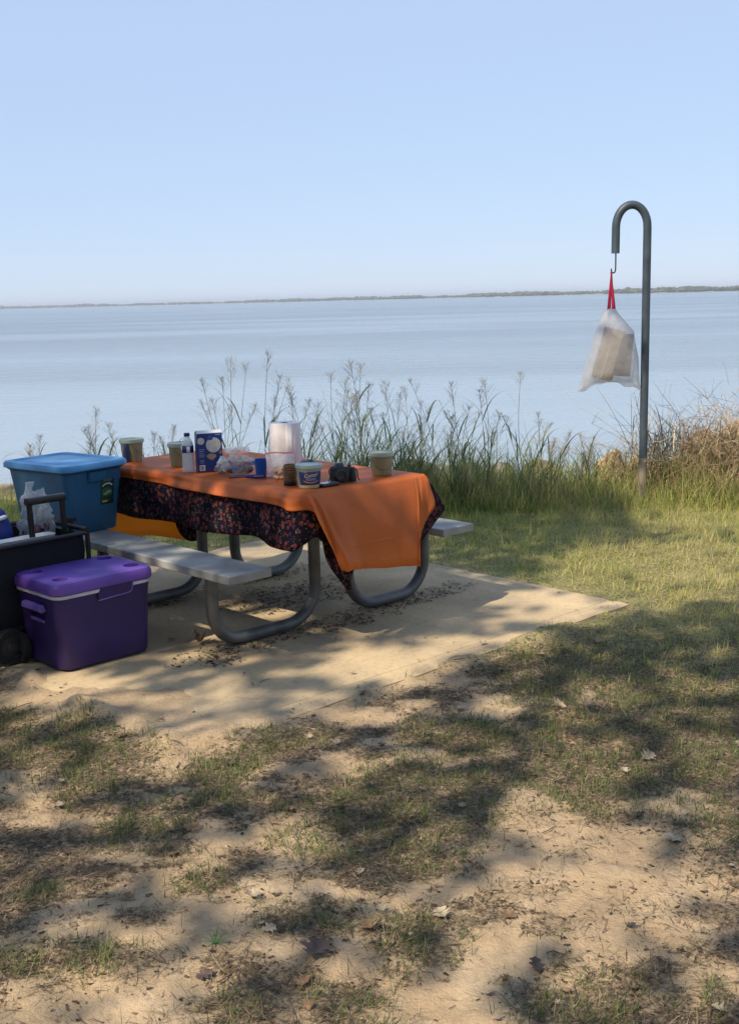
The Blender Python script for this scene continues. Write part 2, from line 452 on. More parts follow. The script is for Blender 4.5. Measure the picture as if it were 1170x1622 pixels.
tuc = ramp(nt, [(0.35, (0.08, 0.09, 0.03)), (0.5, (0.20, 0.19, 0.075)), (0.66, (0.40, 0.34, 0.16))]); Lk(n2.outputs['Fac'], tuc.inputs['Fac'])
tm = N(nt, 'ShaderNodeMath', operation='MULTIPLY'); tm.inputs[1].default_value = 0.8; Lk(tu.outputs['Fac'], tm.inputs[0])
mt = N(nt, 'ShaderNodeMix', data_type='RGBA'); Lk(tm.outputs['Value'], mt.inputs['Factor']); Lk(ml.outputs['Result'], mt.inputs['A']); Lk(tuc.outputs['Color'], mt.inputs['B'])
Lk(mt.outputs['Result'], b.inputs['Base Color'])
bp1 = N(nt, 'ShaderNodeBump'); bp1.inputs['Strength'].default_value = 0.7; bp1.inputs['Distance'].default_value = 0.022; Lk(n2.outputs['Fac'], bp1.inputs['Height'])
bp2 = N(nt, 'ShaderNodeBump'); bp2.inputs['Strength'].default_value = 0.45; bp2.inputs['Distance'].default_value = 0.003; Lk(n3.outputs['Fac'], bp2.inputs['Height']); Lk(bp1.outputs['Normal'], bp2.inputs['Normal'])
Lk(bp2.outputs['Normal'], b.inputs['Normal']); Lk(b.outputs['BSDF'], out.inputs['Surface'])
tag(link_mesh('ground', me, m), 'sandy ground with worn grass patches', None, None, 'structure')

# ------------------------------------------------------------------ concrete pad
m, nt, out = mat_new('sandy_concrete'); Lk = nt.links.new
b = N(nt, 'ShaderNodeBsdfPrincipled'); b.inputs['Roughness'].default_value = 0.9; b.inputs['Specular IOR Level'].default_value = 0.2
tc = N(nt, 'ShaderNodeTexCoord')
n1 = N(nt, 'ShaderNodeTexNoise'); n1.inputs['Scale'].default_value = 1.7; n1.inputs['Detail'].default_value = 8; n1.inputs['Roughness'].default_value = 0.6; n1.inputs['Distortion'].default_value = 0.4
n2 = N(nt, 'ShaderNodeTexNoise'); n2.inputs['Scale'].default_value = 38; n2.inputs['Detail'].default_value = 7; n2.inputs['Roughness'].default_value = 0.7
n3 = N(nt, 'ShaderNodeTexNoise'); n3.inputs['Scale'].default_value = 300; n3.inputs['Detail'].default_value = 2
for n in (n1, n2, n3): Lk(tc.outputs['Object'], n.inputs['Vector'])
c1 = ramp(nt, [(0.3, (0.29, 0.24, 0.175)), (0.48, (0.43, 0.335, 0.215)), (0.7, (0.56, 0.43, 0.265))]); Lk(n1.outputs['Fac'], c1.inputs['Fac'])
c2 = ramp(nt, [(0.28, (0.55, 0.52, 0.48)), (0.5, (1, 1, 1))]); Lk(n2.outputs['Fac'], c2.inputs['Fac'])
mg = N(nt, 'ShaderNodeMix', data_type='RGBA', blend_type='MULTIPLY'); mg.inputs['Factor'].default_value = 0.6
Lk(c1.outputs['Color'], mg.inputs['A']); Lk(c2.outputs['Color'], mg.inputs['B'])
Lk(mg.outputs['Result'], b.inputs['Base Color'])
bp = N(nt, 'ShaderNodeBump'); bp.inputs['Strength'].default_value = 0.35; bp.inputs['Distance'].default_value = 0.004; Lk(n3.outputs['Fac'], bp.inputs['Height'])
bp2 = N(nt, 'ShaderNodeBump'); bp2.inputs['Strength'].default_value = 0.3; bp2.inputs['Distance'].default_value = 0.01; Lk(n2.outputs['Fac'], bp2.inputs['Height']); Lk(bp.outputs['Normal'], bp2.inputs['Normal'])
Lk(bp2.outputs['Normal'], b.inputs['Normal']); Lk(b.outputs['BSDF'], out.inputs['Surface'])
MAT_SLAB = m
def slab_piece(mb, t0, t1, s0, s1, ragged):
    nt_, ns_ = max(4, int((t1 - t0) / 0.04)), max(3, int((s1 - s0) / 0.04))
    T, S = np.meshgrid(np.linspace(t0, t1, nt_), np.linspace(s0, s1, ns_))
    Z = 0.0015 * fbm(T * 3, S * 3, 3, 77)
    if ragged:
        S[0, :] += 0.012 * fbm(T[0] * 6, T[0] * 0 + 3, 3, 71); 
    Z[0, :] -= 0.006; Z[-1, :] -= 0.004; Z[:, 0] -= 0.006; Z[:, -1] -= 0.006
    n, k = Z.shape
    top = [(T[i, j], S[i, j], Z[i, j]) for i in range(n) for j in range(k)]
    fs = [(i * k + j, i * k + j + 1, (i + 1) * k + j + 1, (i + 1) * k + j) for i in range(n - 1) for j in range(k - 1)]
    rim = [j for j in range(k)] + [i * k + k - 1 for i in range(1, n)] + [(n - 1) * k + j for j in range(k - 2, -1, -1)] + [i * k for i in range(n - 2, 0, -1)]
    nb = len(top)
    bot = [(top[r][0], top[r][1], -0.12) for r in rim]
    for q in range(len(rim)):
        q2 = (q + 1) % len(rim)
        fs.append((rim[q], nb + q, nb + q2, rim[q2]))
    mb.add(top + bot, fs)
mb = MB()
slab_piece(mb, SLAB_T[0], SLAB_T[1], SLAB_S[0], SLAB_S[0] + 0.125, True)
slab_piece(mb, SLAB_T[0], SLAB_T[1], SLAB_S[0] + 0.132, SLAB_S[1], False)
o = mb.build('concrete_pad', MAT_SLAB, None, smooth=40, loc=(TX, TY, 0), rot=(0, 0, TA))
tag(o, 'sand dusted concrete pad under the picnic table', None, None, 'structure')
tr_b = MB().box((0.33, SLAB_S[0] + 0.13, -0.07), (2.88, 0.03, 0.12))
tag(tr_b.build('pavement_joint', MAT_SLAB, None, loc=(TX, TY, 0), rot=(0, 0, TA)), 'sand filled joint along the pad edge', None, None, 'structure')

# ------------------------------------------------------------------ lake
WATER_Z = -0.85
m, nt, out = mat_new('lake_water'); Lk = nt.links.new
b = N(nt, 'ShaderNodeBsdfPrincipled'); b.inputs['IOR'].default_value = 1.33
b.inputs['Base Color'].default_value = (0.12, 0.17, 0.23, 1); b.inputs['Roughness'].default_value = 0.12
tc = N(nt, 'ShaderNodeTexCoord')
mp = N(nt, 'ShaderNodeMapping'); mp.inputs['Scale'].default_value = (0.012, 0.045, 1); mp.inputs['Rotation'].default_value = (0, 0, R(6)); Lk(tc.outputs['Object'], mp.inputs['Vector'])
nb = N(nt, 'ShaderNodeTexNoise'); nb.inputs['Scale'].default_value = 1.0; nb.inputs['Detail'].default_value = 5; nb.inputs['Distortion'].default_value = 0.6; Lk(mp.outputs['Vector'], nb.inputs['Vector'])
mp2 = N(nt, 'ShaderNodeMapping'); mp2.inputs['Scale'].default_value = (0.55, 1.6, 1); mp2.inputs['Rotation'].default_value = (0, 0, R(-8)); Lk(tc.outputs['Object'], mp2.inputs['Vector'])
nw = N(nt, 'ShaderNodeTexNoise'); nw.inputs['Scale'].default_value = 1.0; nw.inputs['Detail'].default_value = 6; nw.inputs['Roughness'].default_value = 0.55; Lk(mp2.outputs['Vector'], nw.inputs['Vector'])
st = N(nt, 'ShaderNodeMapRange'); st.inputs['From Min'].default_value = 0.4; st.inputs['From Max'].default_value = 0.62; st.inputs['To Min'].default_value = 0.10; st.inputs['To Max'].default_value = 0.32; Lk(nb.outputs['Fac'], st.inputs['Value'])
bp = N(nt, 'ShaderNodeBump'); bp.inputs['Distance'].default_value = 0.25; Lk(st.outputs['Result'], bp.inputs['Strength']); Lk(nw.outputs['Fac'], bp.inputs['Height'])
sx = N(nt, 'ShaderNodeSeparateXYZ'); Lk(tc.outputs['Object'], sx.inputs['Vector'])
lg = N(nt, 'ShaderNodeMath', operation='LOGARITHM'); lg.inputs[1].default_value = 10; Lk(sx.outputs['Y'], lg.inputs[0])
dp = N(nt, 'ShaderNodeMapRange'); dp.inputs['From Min'].default_value = 1.25; dp.inputs['From Max'].default_value = 2.35; Lk(lg.outputs['Value'], dp.inputs['Value'])
nba = N(nt, 'ShaderNodeMath', operation='MULTIPLY_ADD'); Lk(nb.outputs['Fac'], nba.inputs[0]); nba.inputs[1].default_value = 0.7; nba.inputs[2].default_value = -0.3
dsum = N(nt, 'ShaderNodeMath', operation='ADD'); Lk(dp.outputs['Result'], dsum.inputs[0]); Lk(nba.outputs['Value'], dsum.inputs[1])
wc = ramp(nt, [(0.0, (0.27, 0.32, 0.35)), (0.45, (0.15, 0.19, 0.22)), (1.0, (0.055, 0.08, 0.10))]); Lk(dsum.outputs['Value'], wc.inputs['Fac']); Lk(wc.outputs['Color'], b.inputs['Base Color'])
sb = N(nt, 'ShaderNodeMapRange'); sb.inputs['To Min'].default_value = 0.9; sb.inputs['To Max'].default_value = 3.0; Lk(dsum.outputs['Value'], sb.inputs['Value'])
sm = N(nt, 'ShaderNodeMath', operation='MULTIPLY'); Lk(st.outputs['Result'], sm.inputs[0]); Lk(sb.outputs['Result'], sm.inputs[1]); Lk(sm.outputs['Value'], bp.inputs['Strength'])
Lk(bp.outputs['Normal'], b.inputs['Normal']); Lk(b.outputs['BSDF'], out.inputs['Surface'])
wm = MB()
wx = list(np.linspace(-8000, 8000, 9)); wy = [10.5, 40, 200, 1000, 3000, 8500]
vs = [(x, y, WATER_Z) for y in wy for x in wx]; k = len(wx)
wm.add(vs, [(i * k + j, i * k + j + 1, (i + 1) * k + j + 1, (i + 1) * k + j) for i in range(len(wy) - 1) for j in range(k - 1)])
tag(wm.build('lake_water', m), 'calm pale blue lake', None, None, 'structure')

# ------------------------------------------------------------------ far shore and its woods
def shore_r(a):      # distance of the far shore along bearing a (radians, 0 = straight ahead)
    k = sstep(-0.45, 0.35, a)
    r = 5200 * (1 - k) + 2300 * k
    return r + 120 * vnoise(a * 14, 0 * a, 3)
AZ = np.linspace(-0.75, 0.75, 240)
sv = []
for a_ in AZ:
    r = float(shore_r(a_))
    for dr, z in ((-25, WATER_Z - 1), (0, WATER_Z + 0.6), (60, 1.5), (900, 3)):
        sv.append(((r + dr) * math.sin(a_), (r + dr) * math.cos(a_), z))
mb = MB(); n = len(AZ)
mb.add(sv, [(i * 4 + j, i * 4 + j + 1, (i + 1) * 4 + j + 1, (i + 1) * 4 + j) for i in range(n - 1) for j in range(3)])
tag(mb.build('far_shore_hills', pbr('far_bank_soil', (0.26, 0.24, 0.16), 0.95, 0.2, 0.02), None), 'low far bank of the lake', None, None, 'structure')
bm = bmesh.new(); bmesh.ops.create_icosphere(bm, subdivisions=2, radius=1)
IV = np.array([v_.co[:] for v_ in bm.verts]); IF = np.array([[v_.index for v_ in f.verts] for f in bm.faces]); bm.free()
parts = []
rw = np.random.default_rng(12)
for i in range(3400):
    a_ = rw.uniform(-0.62, 0.62); r = float(shore_r(a_)) + rw.uniform(5, 160)
    prof = 0.85 + 0.30 * float(vnoise(a_ * 17, 1.5, 8)) + 0.25 * float(vnoise(a_ * 90, 0.5, 9))
    hgt = max(2.0, 9.0 * prof) * rw.uniform(0.6, 1.15)
    wd = hgt * rw.uniform(0.55, 1.1)
    j = 1 + 0.28 * rw.normal(size=(len(IV), 1))
    v_ = IV * j * np.array([wd, wd, hgt * 0.55]) + np.array([r * math.sin(a_), r * math.cos(a_), hgt * 0.42 + 0.5])
    parts.append((v_, IF, np.full(len(IV), rw.random())))
V, Q, T = join_np(parts)
me = np_mesh('far_woods', V, Q, T)
tag(link_mesh('far_woods', me, leafy('far_leaves', [(0, (0.035, 0.055, 0.025)), (0.6, (0.07, 0.085, 0.035)), (1, (0.12, 0.11, 0.05))], 0.8, 0.1)), 'low dark line of woods on the far shore', None, None, 'stuff')
# ------------------------------------------------------------------ shade tree behind the viewer
LIT = [(1.0, 6.15, 0.42, 0.42), (.55, 5.42, .42, .2), (1.5, 6.5, .6, .5), (1.9, 7.0, 0.9, 0.75), (2.75, 8.4, 0.8, 1.5), (0.02, 5.12, 0.32, 0.3), (-1.32, 5.04, 0.2, 0.16), (-1.45, 4.8, 0.17, 0.12), (-1.03, 4.73, 0.11, 0.1), (-0.52, 6.16, 0.3, 0.21), (-0.8, 5.67, 0.13, 0.09), (-0.67, 7.69, 0.3, 0.24), (-0.56, 3.99, 0.18, 0.16), (0.67, 3.77, 0.16, 0.32), (0.5, 3.53, 0.12, 0.19), (0.57, 3.22, 0.21, 0.14), (0.63, 3.0, 0.35, 0.19), (1.15, 4.72, 0.39, 0.1), (1.06, 3.5, 0.1, 0.16), (-0.08, 4.51, 0.15, 0.09), (0.13, 2.52, 0.15, 0.1), (-0.7, 2.58, 0.27, 0.15), (-0.27, 2.78, 0.1, 0.06), (-1.12, 3.75, 0.13, 0.07), (-0.73, 3.42, 0.08, 0.07), (-0.24, 3.44, 0.1, 0.13), (0.34, 8.14, 0.13, 0.23), (2.25, 10.32, 0.65, 1.2), (4.1, 9.6, 1.2, 3.0), (0.08, 3.33, 0.06, 0.05)]
cot = math.cos(R(SUN_EL)) / math.sin(R(SUN_EL))
rc = np.random.default_rng(21)
n = 60000
ga = rc.uniform(-5.2, 4.6, n); gb = rc.uniform(0.2, 10.8, n)
dens = 0.60 + 0.55 * fbm(ga * 4.2, gb * 4.2, 3, 60)
dens = dens * (0.33 + 0.67 * sstep(4.3, 5.3, gb))
dens = np.where((gb > 4.9) & (ga < 1.0), np.clip(dens, 0.44, 0.66), dens)
dens = dens * np.where(gb > 9.35, 0.4, 1)
dens = np.where((gb > 7.9) & (gb < 9.3) & (ga > 0.3) & (ga < 1.9), np.maximum(dens, .8), dens)
dens = dens * (1 - 0.97 * patch(ga, gb, LIT, soft=0.3))
keep = rc.random(n) < np.clip(dens, 0.0, 1)
ga = ga[keep]; gb = gb[keep]; n = len(ga)
H = 6.4 + 2.6 * (0.5 + 0.5 * fbm(ga * 0.6, gb * 0.6, 2, 65)) + rc.normal(0, 0.35, n)
C = np.stack([ga + SUN_AZ[0] * cot * H, gb + SUN_AZ[1] * cot * H, H], 1)
LEAF2 = np.array([(-0.5, 0, 0), (-0.1, 0.32, 0.05), (0.5, 0, -0.04), (-0.1, -0.32, 0.05)])
def leaf_cards(C, size, g):
    n = len(C)
    q = g.normal(size=(n, 4)); q /= np.linalg.norm(q, axis=1)[:, None]
    w, x, y, z = q.T
    Rm = np.stack([np.stack([1 - 2 * (y * y + z * z), 2 * (x * y - z * w), 2 * (x * z + y * w)], 1),
                   np.stack([2 * (x * y + z * w), 1 - 2 * (x * x + z * z), 2 * (y * z - x * w)], 1),
                   np.stack([2 * (x * z - y * w), 2 * (y * z + x * w), 1 - 2 * (x * x + y * y)], 1)], 1)
    V = np.einsum('nij,kj->nki', Rm, LEAF2) * size[:, None, None] + C[:, None, :]
    Q = np.arange(n * 4).reshape(n, 4)
    return V.reshape(-1, 3), Q, np.repeat(g.random(n), 4)
V, Q, T = leaf_cards(C, rc.uniform(0.13, 0.2, n), rc)
oak = empty('oak_tree', (-8.2, -1.4, 0))
tag(oak, 'tall leafy oak whose crown shades the picnic site from behind', 'tree')
me = np_mesh('crown', V - np.array([-8.2, -1.4, 0]), Q, T)
link_mesh('crown', me, leafy('oak_leaves', [(0, (0.04, 0.075, 0.02)), (1, (0.09, 0.12, 0.03))], 0.6, 0.3), oak)
mb = MB()
trunk_path = catmull([(0, 0, -0.1), (0.08, 0.05, 1.5), (0.0, 0.2, 3.4), (0.35, 0.6, 5.6), (0.6, 1.0, 7.6)], 6)
mb.tube(trunk_path, [0.34 - 0.24 * i / len(trunk_path) for i in range(len(trunk_path))], 12)
for k in range(9):
    a_ = k * 2.4; z0 = 3.4 + 0.4 * k
    st_ = Vector((0.05 * k, 0.1 * k, z0)); en = st_ + Vector((math.cos(a_) * 2.6 + 0.6, math.sin(a_) * 2.8 + 0.6, 2.2))
    pth = catmull([st_, st_.lerp(en, 0.5) + Vector((0, 0, 0.35)), en], 5)
    mb.tube(pth, [0.12 - 0.1 * i / len(pth) for i in range(len(pth))], 8)
mb.build('trunk', pbr('oak_bark', (0.16, 0.12, 0.09), 0.9, 0.3, 9, 0.8, 30), oak, smooth=60)

rb = np.random.default_rng(91)  # unseen leaf cards added behind the viewer to cut the sky fill
n = 6000
C = np.stack([rb.uniform(-24, 24, n), -8 - 9 * rb.random(n), 12.5 * rb.beta(1.3, 1.2, n)], 1)
V, Q, T = leaf_cards(C, rb.uniform(.5, 1.1, n), rb)
tag(link_mesh('woods', np_mesh('woods', V, Q, T), leafy('sky_blocker_leaves', [(0, (.03, .06, .018)), (1, (.07, .10, .03))], .6, .2)), 'unseen woods added behind the viewer to block sky light', None, None, 'stuff')

# ------------------------------------------------------------------ grass
GREEN = leafy('grass_blades', [(0, (0.04, 0.075, 0.022)), (0.40, (0.10, 0.155, 0.04)), (0.64, (0.19, 0.215, 0.07)), (0.80, (0.26, 0.22, 0.11)), (1, (0.40, 0.31, 0.18))], 0.6, 0.35)
rg = np.random.default_rng(31)
def scatter(n, x0, x1, y0, y1, prob, g):
    x = g.uniform(x0, x1, n); y = g.uniform(y0, y1, n)
    k = g.random(n) < prob(x, y)
    return x[k], y[k]
def bl(x, y, h, w, lean_s, curl, tint, seg, g):
    P = np.stack([x, y, ground_z(x, y) - 0.004], 1)
    n = len(x)
    return blades(P, h, w, g.uniform(0, 2 * PI, n), np.abs(g.normal(0, lean_s, n)), curl, tint, seg, g)
off_pad = lambda x, y: (slab_dist(x, y) > 0.01 + 0.05 * vnoise(x * 7, y * 7, 6))
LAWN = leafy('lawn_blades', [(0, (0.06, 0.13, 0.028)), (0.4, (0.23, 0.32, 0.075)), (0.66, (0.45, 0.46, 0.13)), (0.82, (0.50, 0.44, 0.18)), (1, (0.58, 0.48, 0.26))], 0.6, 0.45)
# worn foreground turf: short tufts in patches
parts = []
def tuft(x, y): return sstep(0.36, 0.62, fbm(x * 22, y * 22, 2, 41) * 0.5 + 0.5)
x, y = scatter(210000, -1.9, 2.1, 2.25, 6.0, lambda x, y: off_pad(x, y) * np.clip(patch(x, y, GRASS, 0.75) * 1.9 * tuft(x, y) + 0.012, 0, 1) * (1 - 0.75 * lawn_mask(x, y)), rg)
n = len(x)
parts.append(bl(x, y, rg.uniform(0.015, 0.068, n) , rg.uniform(0.0018, 0.0038, n), 0.9, rg.normal(0.8, 0.6, n), np.clip(rg.beta(2.2, 2.6, n) * 0.95 + 0.02, 0, 1), 3, rg))
V, Q, T = join_np(parts)
tag(link_mesh('short_grass', np_mesh('short_grass', V, Q, T), GREEN), 'sparse short grass on the sandy foreground', None, None, 'stuff')
# dead thatch lying among it
THATCH = leafy('dead_thatch', [(0, (0.03, 0.024, 0.018)), (0.4, (0.10, 0.078, 0.052)), (0.75, (0.24, 0.185, 0.115)), (1, (0.42, 0.34, 0.22))], 0.8, 0.1)
x, y = scatter(330000, -1.9, 2.1, 2.25, 6.0, lambda x, y: off_pad(x, y) * (litter_mask(x, y) ** 1.3 * 0.62 + 0.004), rg)
n = len(x)
V, Q, T = blades(np.stack([x, y, ground_z(x, y) + 0.002], 1), rg.uniform(0.012, 0.07, n), rg.uniform(0.0010, 0.0028, n), rg.uniform(0, 2 * PI, n), rg.normal(1.42, 0.14, n), rg.normal(0, 0.3, n), np.clip(rg.normal(0.5, 0.26, n), 0, 1), 2, rg)
tag(link_mesh('dead_thatch', np_mesh('dead_thatch', V, Q, T), THATCH), 'matted dead grass stems on the sandy foreground', None, None, 'stuff')
# lawn around and beyond the pad
parts = []
x, y = scatter(330000, -4.6, 5.2, 4.2, 10.3, lambda x, y: off_pad(x, y) * lawn_mask(x, y) * (0.35 + 0.65 * tuft(x * 0.5, y * 0.5)) * np.where(y < 6.6, 0.9, 0.75) * np.where(slab_dist(x, y) < 0.25, 0.5, 1), rg)
n = len(x)
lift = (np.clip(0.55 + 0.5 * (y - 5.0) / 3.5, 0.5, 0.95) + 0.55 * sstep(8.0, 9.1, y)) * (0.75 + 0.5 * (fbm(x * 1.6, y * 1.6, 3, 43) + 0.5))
dry = 0.10 * fbm(x * 1.1, y * 1.1, 3, 47) + 0.28 * sstep(0.8, 1.8, x) * (1 - .5 * sstep(8.3, 9.2, y))  # random dryness; sunlight on the right side is also painted into the tint
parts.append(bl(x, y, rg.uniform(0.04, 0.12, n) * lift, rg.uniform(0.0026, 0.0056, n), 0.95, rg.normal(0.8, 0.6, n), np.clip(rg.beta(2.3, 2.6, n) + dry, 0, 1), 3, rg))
V, Q, T = join_np(parts)
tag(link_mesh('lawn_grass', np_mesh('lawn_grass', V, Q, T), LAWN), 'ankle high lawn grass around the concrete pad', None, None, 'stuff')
# thicket of coarse grass along the bank
parts = []
def band(x):   # front edge and top height of the bank growth
    front = 8.75 + 0.25 * fbm(x * 0.8, 0 * x, 2, 81) - 0.15 * sstep(2.0, 3.5, x)
    top = 0.20 + 0.12 * sstep(-1.2, -0.2, x) - 0.06 * sstep(1.6, 2.4, x) + 0.16 * fbm(x * 2.3, 0 * x + 4, 3, 82)
    return front, top
x = rg.uniform(-5.5, 6.0, 21000); fr, tp = band(x)
y = fr + rg.gamma(1.6, 0.42, len(x)); k = (y < 10.9) & (rg.random(len(x)) < 0.25 + 0.75 * sstep(0.35, 0.6, 0.5 + 0.5 * fbm(x * 2.6, y * 2.6, 3, 83)))
x, y, tp, fr = x[k], y[k], tp[k], fr[k]; n = len(x)
hh = np.clip(tp * (0.5 + 1.1 * rg.beta(1.4, 2.6, n) * 1.3) * (0.45 + 0.55 * sstep(0.0, 0.6, y - fr)), 0.08, 1)
dryx = 0.16 * sstep(1.9, 2.8, x) + 0.12 * fbm(x * 0.9, y, 2, 85)
parts.append(bl(x, y, hh * 1.15, rg.uniform(0.004, 0.010, n), 0.28, rg.normal(0.85, 0.55, n), np.clip(rg.beta(2.0, 2.4, n) + dryx, 0, 1), 5, rg))
# dead straw stems threaded through it
x = rg.uniform(-5.5, 6.0, 13000); fr, tp = band(x); y = fr + rg.gamma(1.5, 0.45, len(x)); k = y < 10.8; x, y, tp = x[k], y[k], tp[k]; n = len(x)
parts.append(bl(x, y, tp * rg.uniform(0.5, 1.7, n), rg.uniform(0.002, 0.004, n), 0.6, rg.normal(0.5, 0.6, n), np.clip(rg.normal(0.88, 0.1, n), 0.6, 1), 4, rg))
V, Q, T = join_np(parts)
tag(link_mesh('bank_grass', np_mesh('bank_grass', V, Q, T), LAWN), 'thick coarse grass growing along the lake bank', None, None, 'stuff')

# ------------------------------------------------------------------ tall seeding grass, clump by clump
STEM = leafy('tall_grass_blades', [(0, (0.08, 0.12, 0.05)), (0.55, (0.20, 0.26, 0.12)), (0.85, (0.33, 0.33, 0.18)), (1, (0.48, 0.42, 0.28))], 0.5, 0.4)
SEED = pbr('seed_head_husk', (0.30, 0.25, 0.19), 0.8, 0.2, 40)
def ribbon(path, w, tint):
    """long drooping leaf along a 3-D path"""
    V = []; T = []
    n = len(path)
    for i, p in enumerate(path):
        d = (path[min(i + 1, n - 1)] - path[max(i - 1, 0)]).normalized()
        s_ = d.cross(Vector((0.2, 0.1, 1))); s_ = s_.normalized() if s_.length > 1e-4 else Vector((1, 0, 0))
        t = i / (n - 1)
        ww = w * 0.5 * max(0.05, (1 - t ** 2) * min(1, 0.45 + 3 * t))
        V += [tuple(p + s_ * ww + Vector((0, 0, 0.12 * w))), tuple(p - s_ * ww + Vector((0, 0, 0.12 * w)))]
        T += [tint, tint]
    Q = [(2 * i, 2 * i + 1, 2 * i + 3, 2 * i + 2) for i in range(n - 1)]
    return np.array(V), np.array(Q), np.array(T)
def tall_clump(x, y, stalks, label, seed, nleaf=26, leafh=0.5, dead=0.0):
    g = random.Random(seed)
    z = float(ground_z(x, y)) - 0.02
    root = empty('tall_grass', (x, y, z))
    tag(root, label, 'tall grass', 'tall seeding grass along the bank')
    parts = []
    for k in range(int(nleaf * 1.9)):
        a_ = g.uniform(0, 2 * PI); L_ = leafh * g.uniform(0.7, 1.7); b_ = Vector((g.gauss(0, 0.07), g.gauss(0, 0.06), 0))
        p = []; el = R(g.uniform(62, 88)); bend = g.uniform(0.8, 3.1); q = b_.copy(); ns = 9
        for i in range(ns + 1):
            p.append(q.copy()); e = el - bend * (i / ns) ** 1.6
            q = q + Vector((math.cos(a_) * math.cos(e), math.sin(a_) * math.cos(e), math.sin(e))) * L_ / ns
        if g.random() < .3:      # snapped leaf
            kb_ = g.randint(4, 7); piv = p[kb_].copy(); fold = Vector((math.cos(a_ + g.gauss(0, .5)), math.sin(a_ + g.gauss(0, .5)), -g.uniform(.5, 2.0))).normalized()
            for i in range(kb_ + 1, ns + 1): p[i] = piv + fold * ((i - kb_) * L_ / ns)
        parts.append(ribbon(p, g.uniform(0.005, 0.0105), min(1, g.betavariate(2, 2.6) + dead + (.3 if g.random() < .15 else 0))))
    stalk_parts = []
    stalks = list(stalks) + [(dx + g.gauss(0, .09), z + (top - z) * g.uniform(.68, .95)) for dx, top in stalks for _ in range(1)]
    for (dx, top) in stalks:
        lx = dx - x; hgt = top - z
        mbs = MB()
        b_ = Vector((g.gauss(0, 0.06) + lx * 0.2, g.gauss(0, 0.05), 0)); tip = Vector((lx, g.gauss(0, 0.12), hgt))
        mid = b_.lerp(tip, 0.55) + Vector((-(lx) * 0.18 + g.gauss(0, 0.03), g.gauss(0, 0.02), 0.02))
        path = catmull([b_, mid, tip], 9)
        n = len(path)
        mbs.tube(path, [0.0034 - 0.0024 * i / n for i in range(n)], 5)
        # leaves leaving the stem at its nodes
        for fr in [g.uniform(0.12, 0.25), g.uniform(0.2, 0.4), g.uniform(0.35, 0.5), g.uniform(0.52, 0.7)] + ([g.uniform(0.25, 0.6)] if g.random() < 0.6 else []):
            p0 = path[int(fr * (n - 1))]; a_ = g.uniform(0, 2 * PI); e0 = R(g.uniform(48, 78)); L_ = g.uniform(0.25, 0.5); bend = g.uniform(1.0, 2.6)
            p = []; q = p0.copy()
            for i in range(9):
                p.append(q.copy()); e = e0 - bend * (i / 8) ** 1.8
                q = q + Vector((math.cos(a_) * math.cos(e), math.sin(a_) * math.cos(e), math.sin(e))) * L_ / 8
            parts.append(ribbon(p, g.uniform(0.009, 0.017), min(1, g.betavariate(2, 3.4) + dead)))
        so = mbs.build('stalk', STEM, root, smooth=80)
        # open, branching seed head
        mh = MB()
        pl = g.uniform(0.17, 0.30); k0 = max(1, int(n * (1 - pl / max(hgt, 0.4))))
        for k in range(k0, n):
            for q_ in range(6):
                p0 = path[k] if k == n - 1 else path[k].lerp(path[k + 1], g.random())
                a_ = g.uniform(0, 2 * PI); ln = pl * 0.52 * (1 - 0.75 * (k - k0) / max(1, n - k0)) * g.uniform(0.5, 1.2)
                up = g.uniform(0.7, 2.6)
                d = Vector((math.cos(a_), math.sin(a_), up)).normalized()
                e1 = p0 + d * ln + Vector((0, 0, -0.12 * ln))
                mh.tube([p0, p0.lerp(e1, 0.5) + Vector((0, 0, 0.05 * ln)), e1], 0.0006, 3, caps=(False, False))
                for s_ in range(max(2, int(ln / 0.016))):
                    c = p0.lerp(e1, 0.35 + 0.65 * g.random()) + Vector((g.gauss(0, .004), g.gauss(0, .004), g.gauss(0, .004)))
                    dd = (d + Vector((g.gauss(0, .4), g.gauss(0, .4), g.gauss(0, .4)))).normalized() * 0.0038
                    sd_ = dd.orthogonal().normalized() * 0.0015; s2 = dd.cross(sd_).normalized() * 0.0015
                    mh.add([c - dd, c + sd_, c + s2, c - sd_, c - s2, c + dd], [(0, 1, 2), (0, 2, 3), (0, 3, 4), (0, 4, 1), (5, 2, 1), (5, 3, 2), (5, 4, 3), (5, 1, 4)])
        mh.build('seed_head', SEED, so, smooth=None)
    V, Q, T = join_np(parts)
    link_mesh('leaf_blades', np_mesh('leaf_blades', V, Q, T), STEM, root)
    for o in root.children:
        if o.name.startswith('stalk'):
            me_ = o.data; at_ = me_.attributes.new('tint', 'FLOAT', 'POINT')
            at_.data.foreach_set('value', np.full(len(me_.vertices), 0.3 + 0.5 * g.random() + dead * 0.3, dtype=np.float32))
    return root
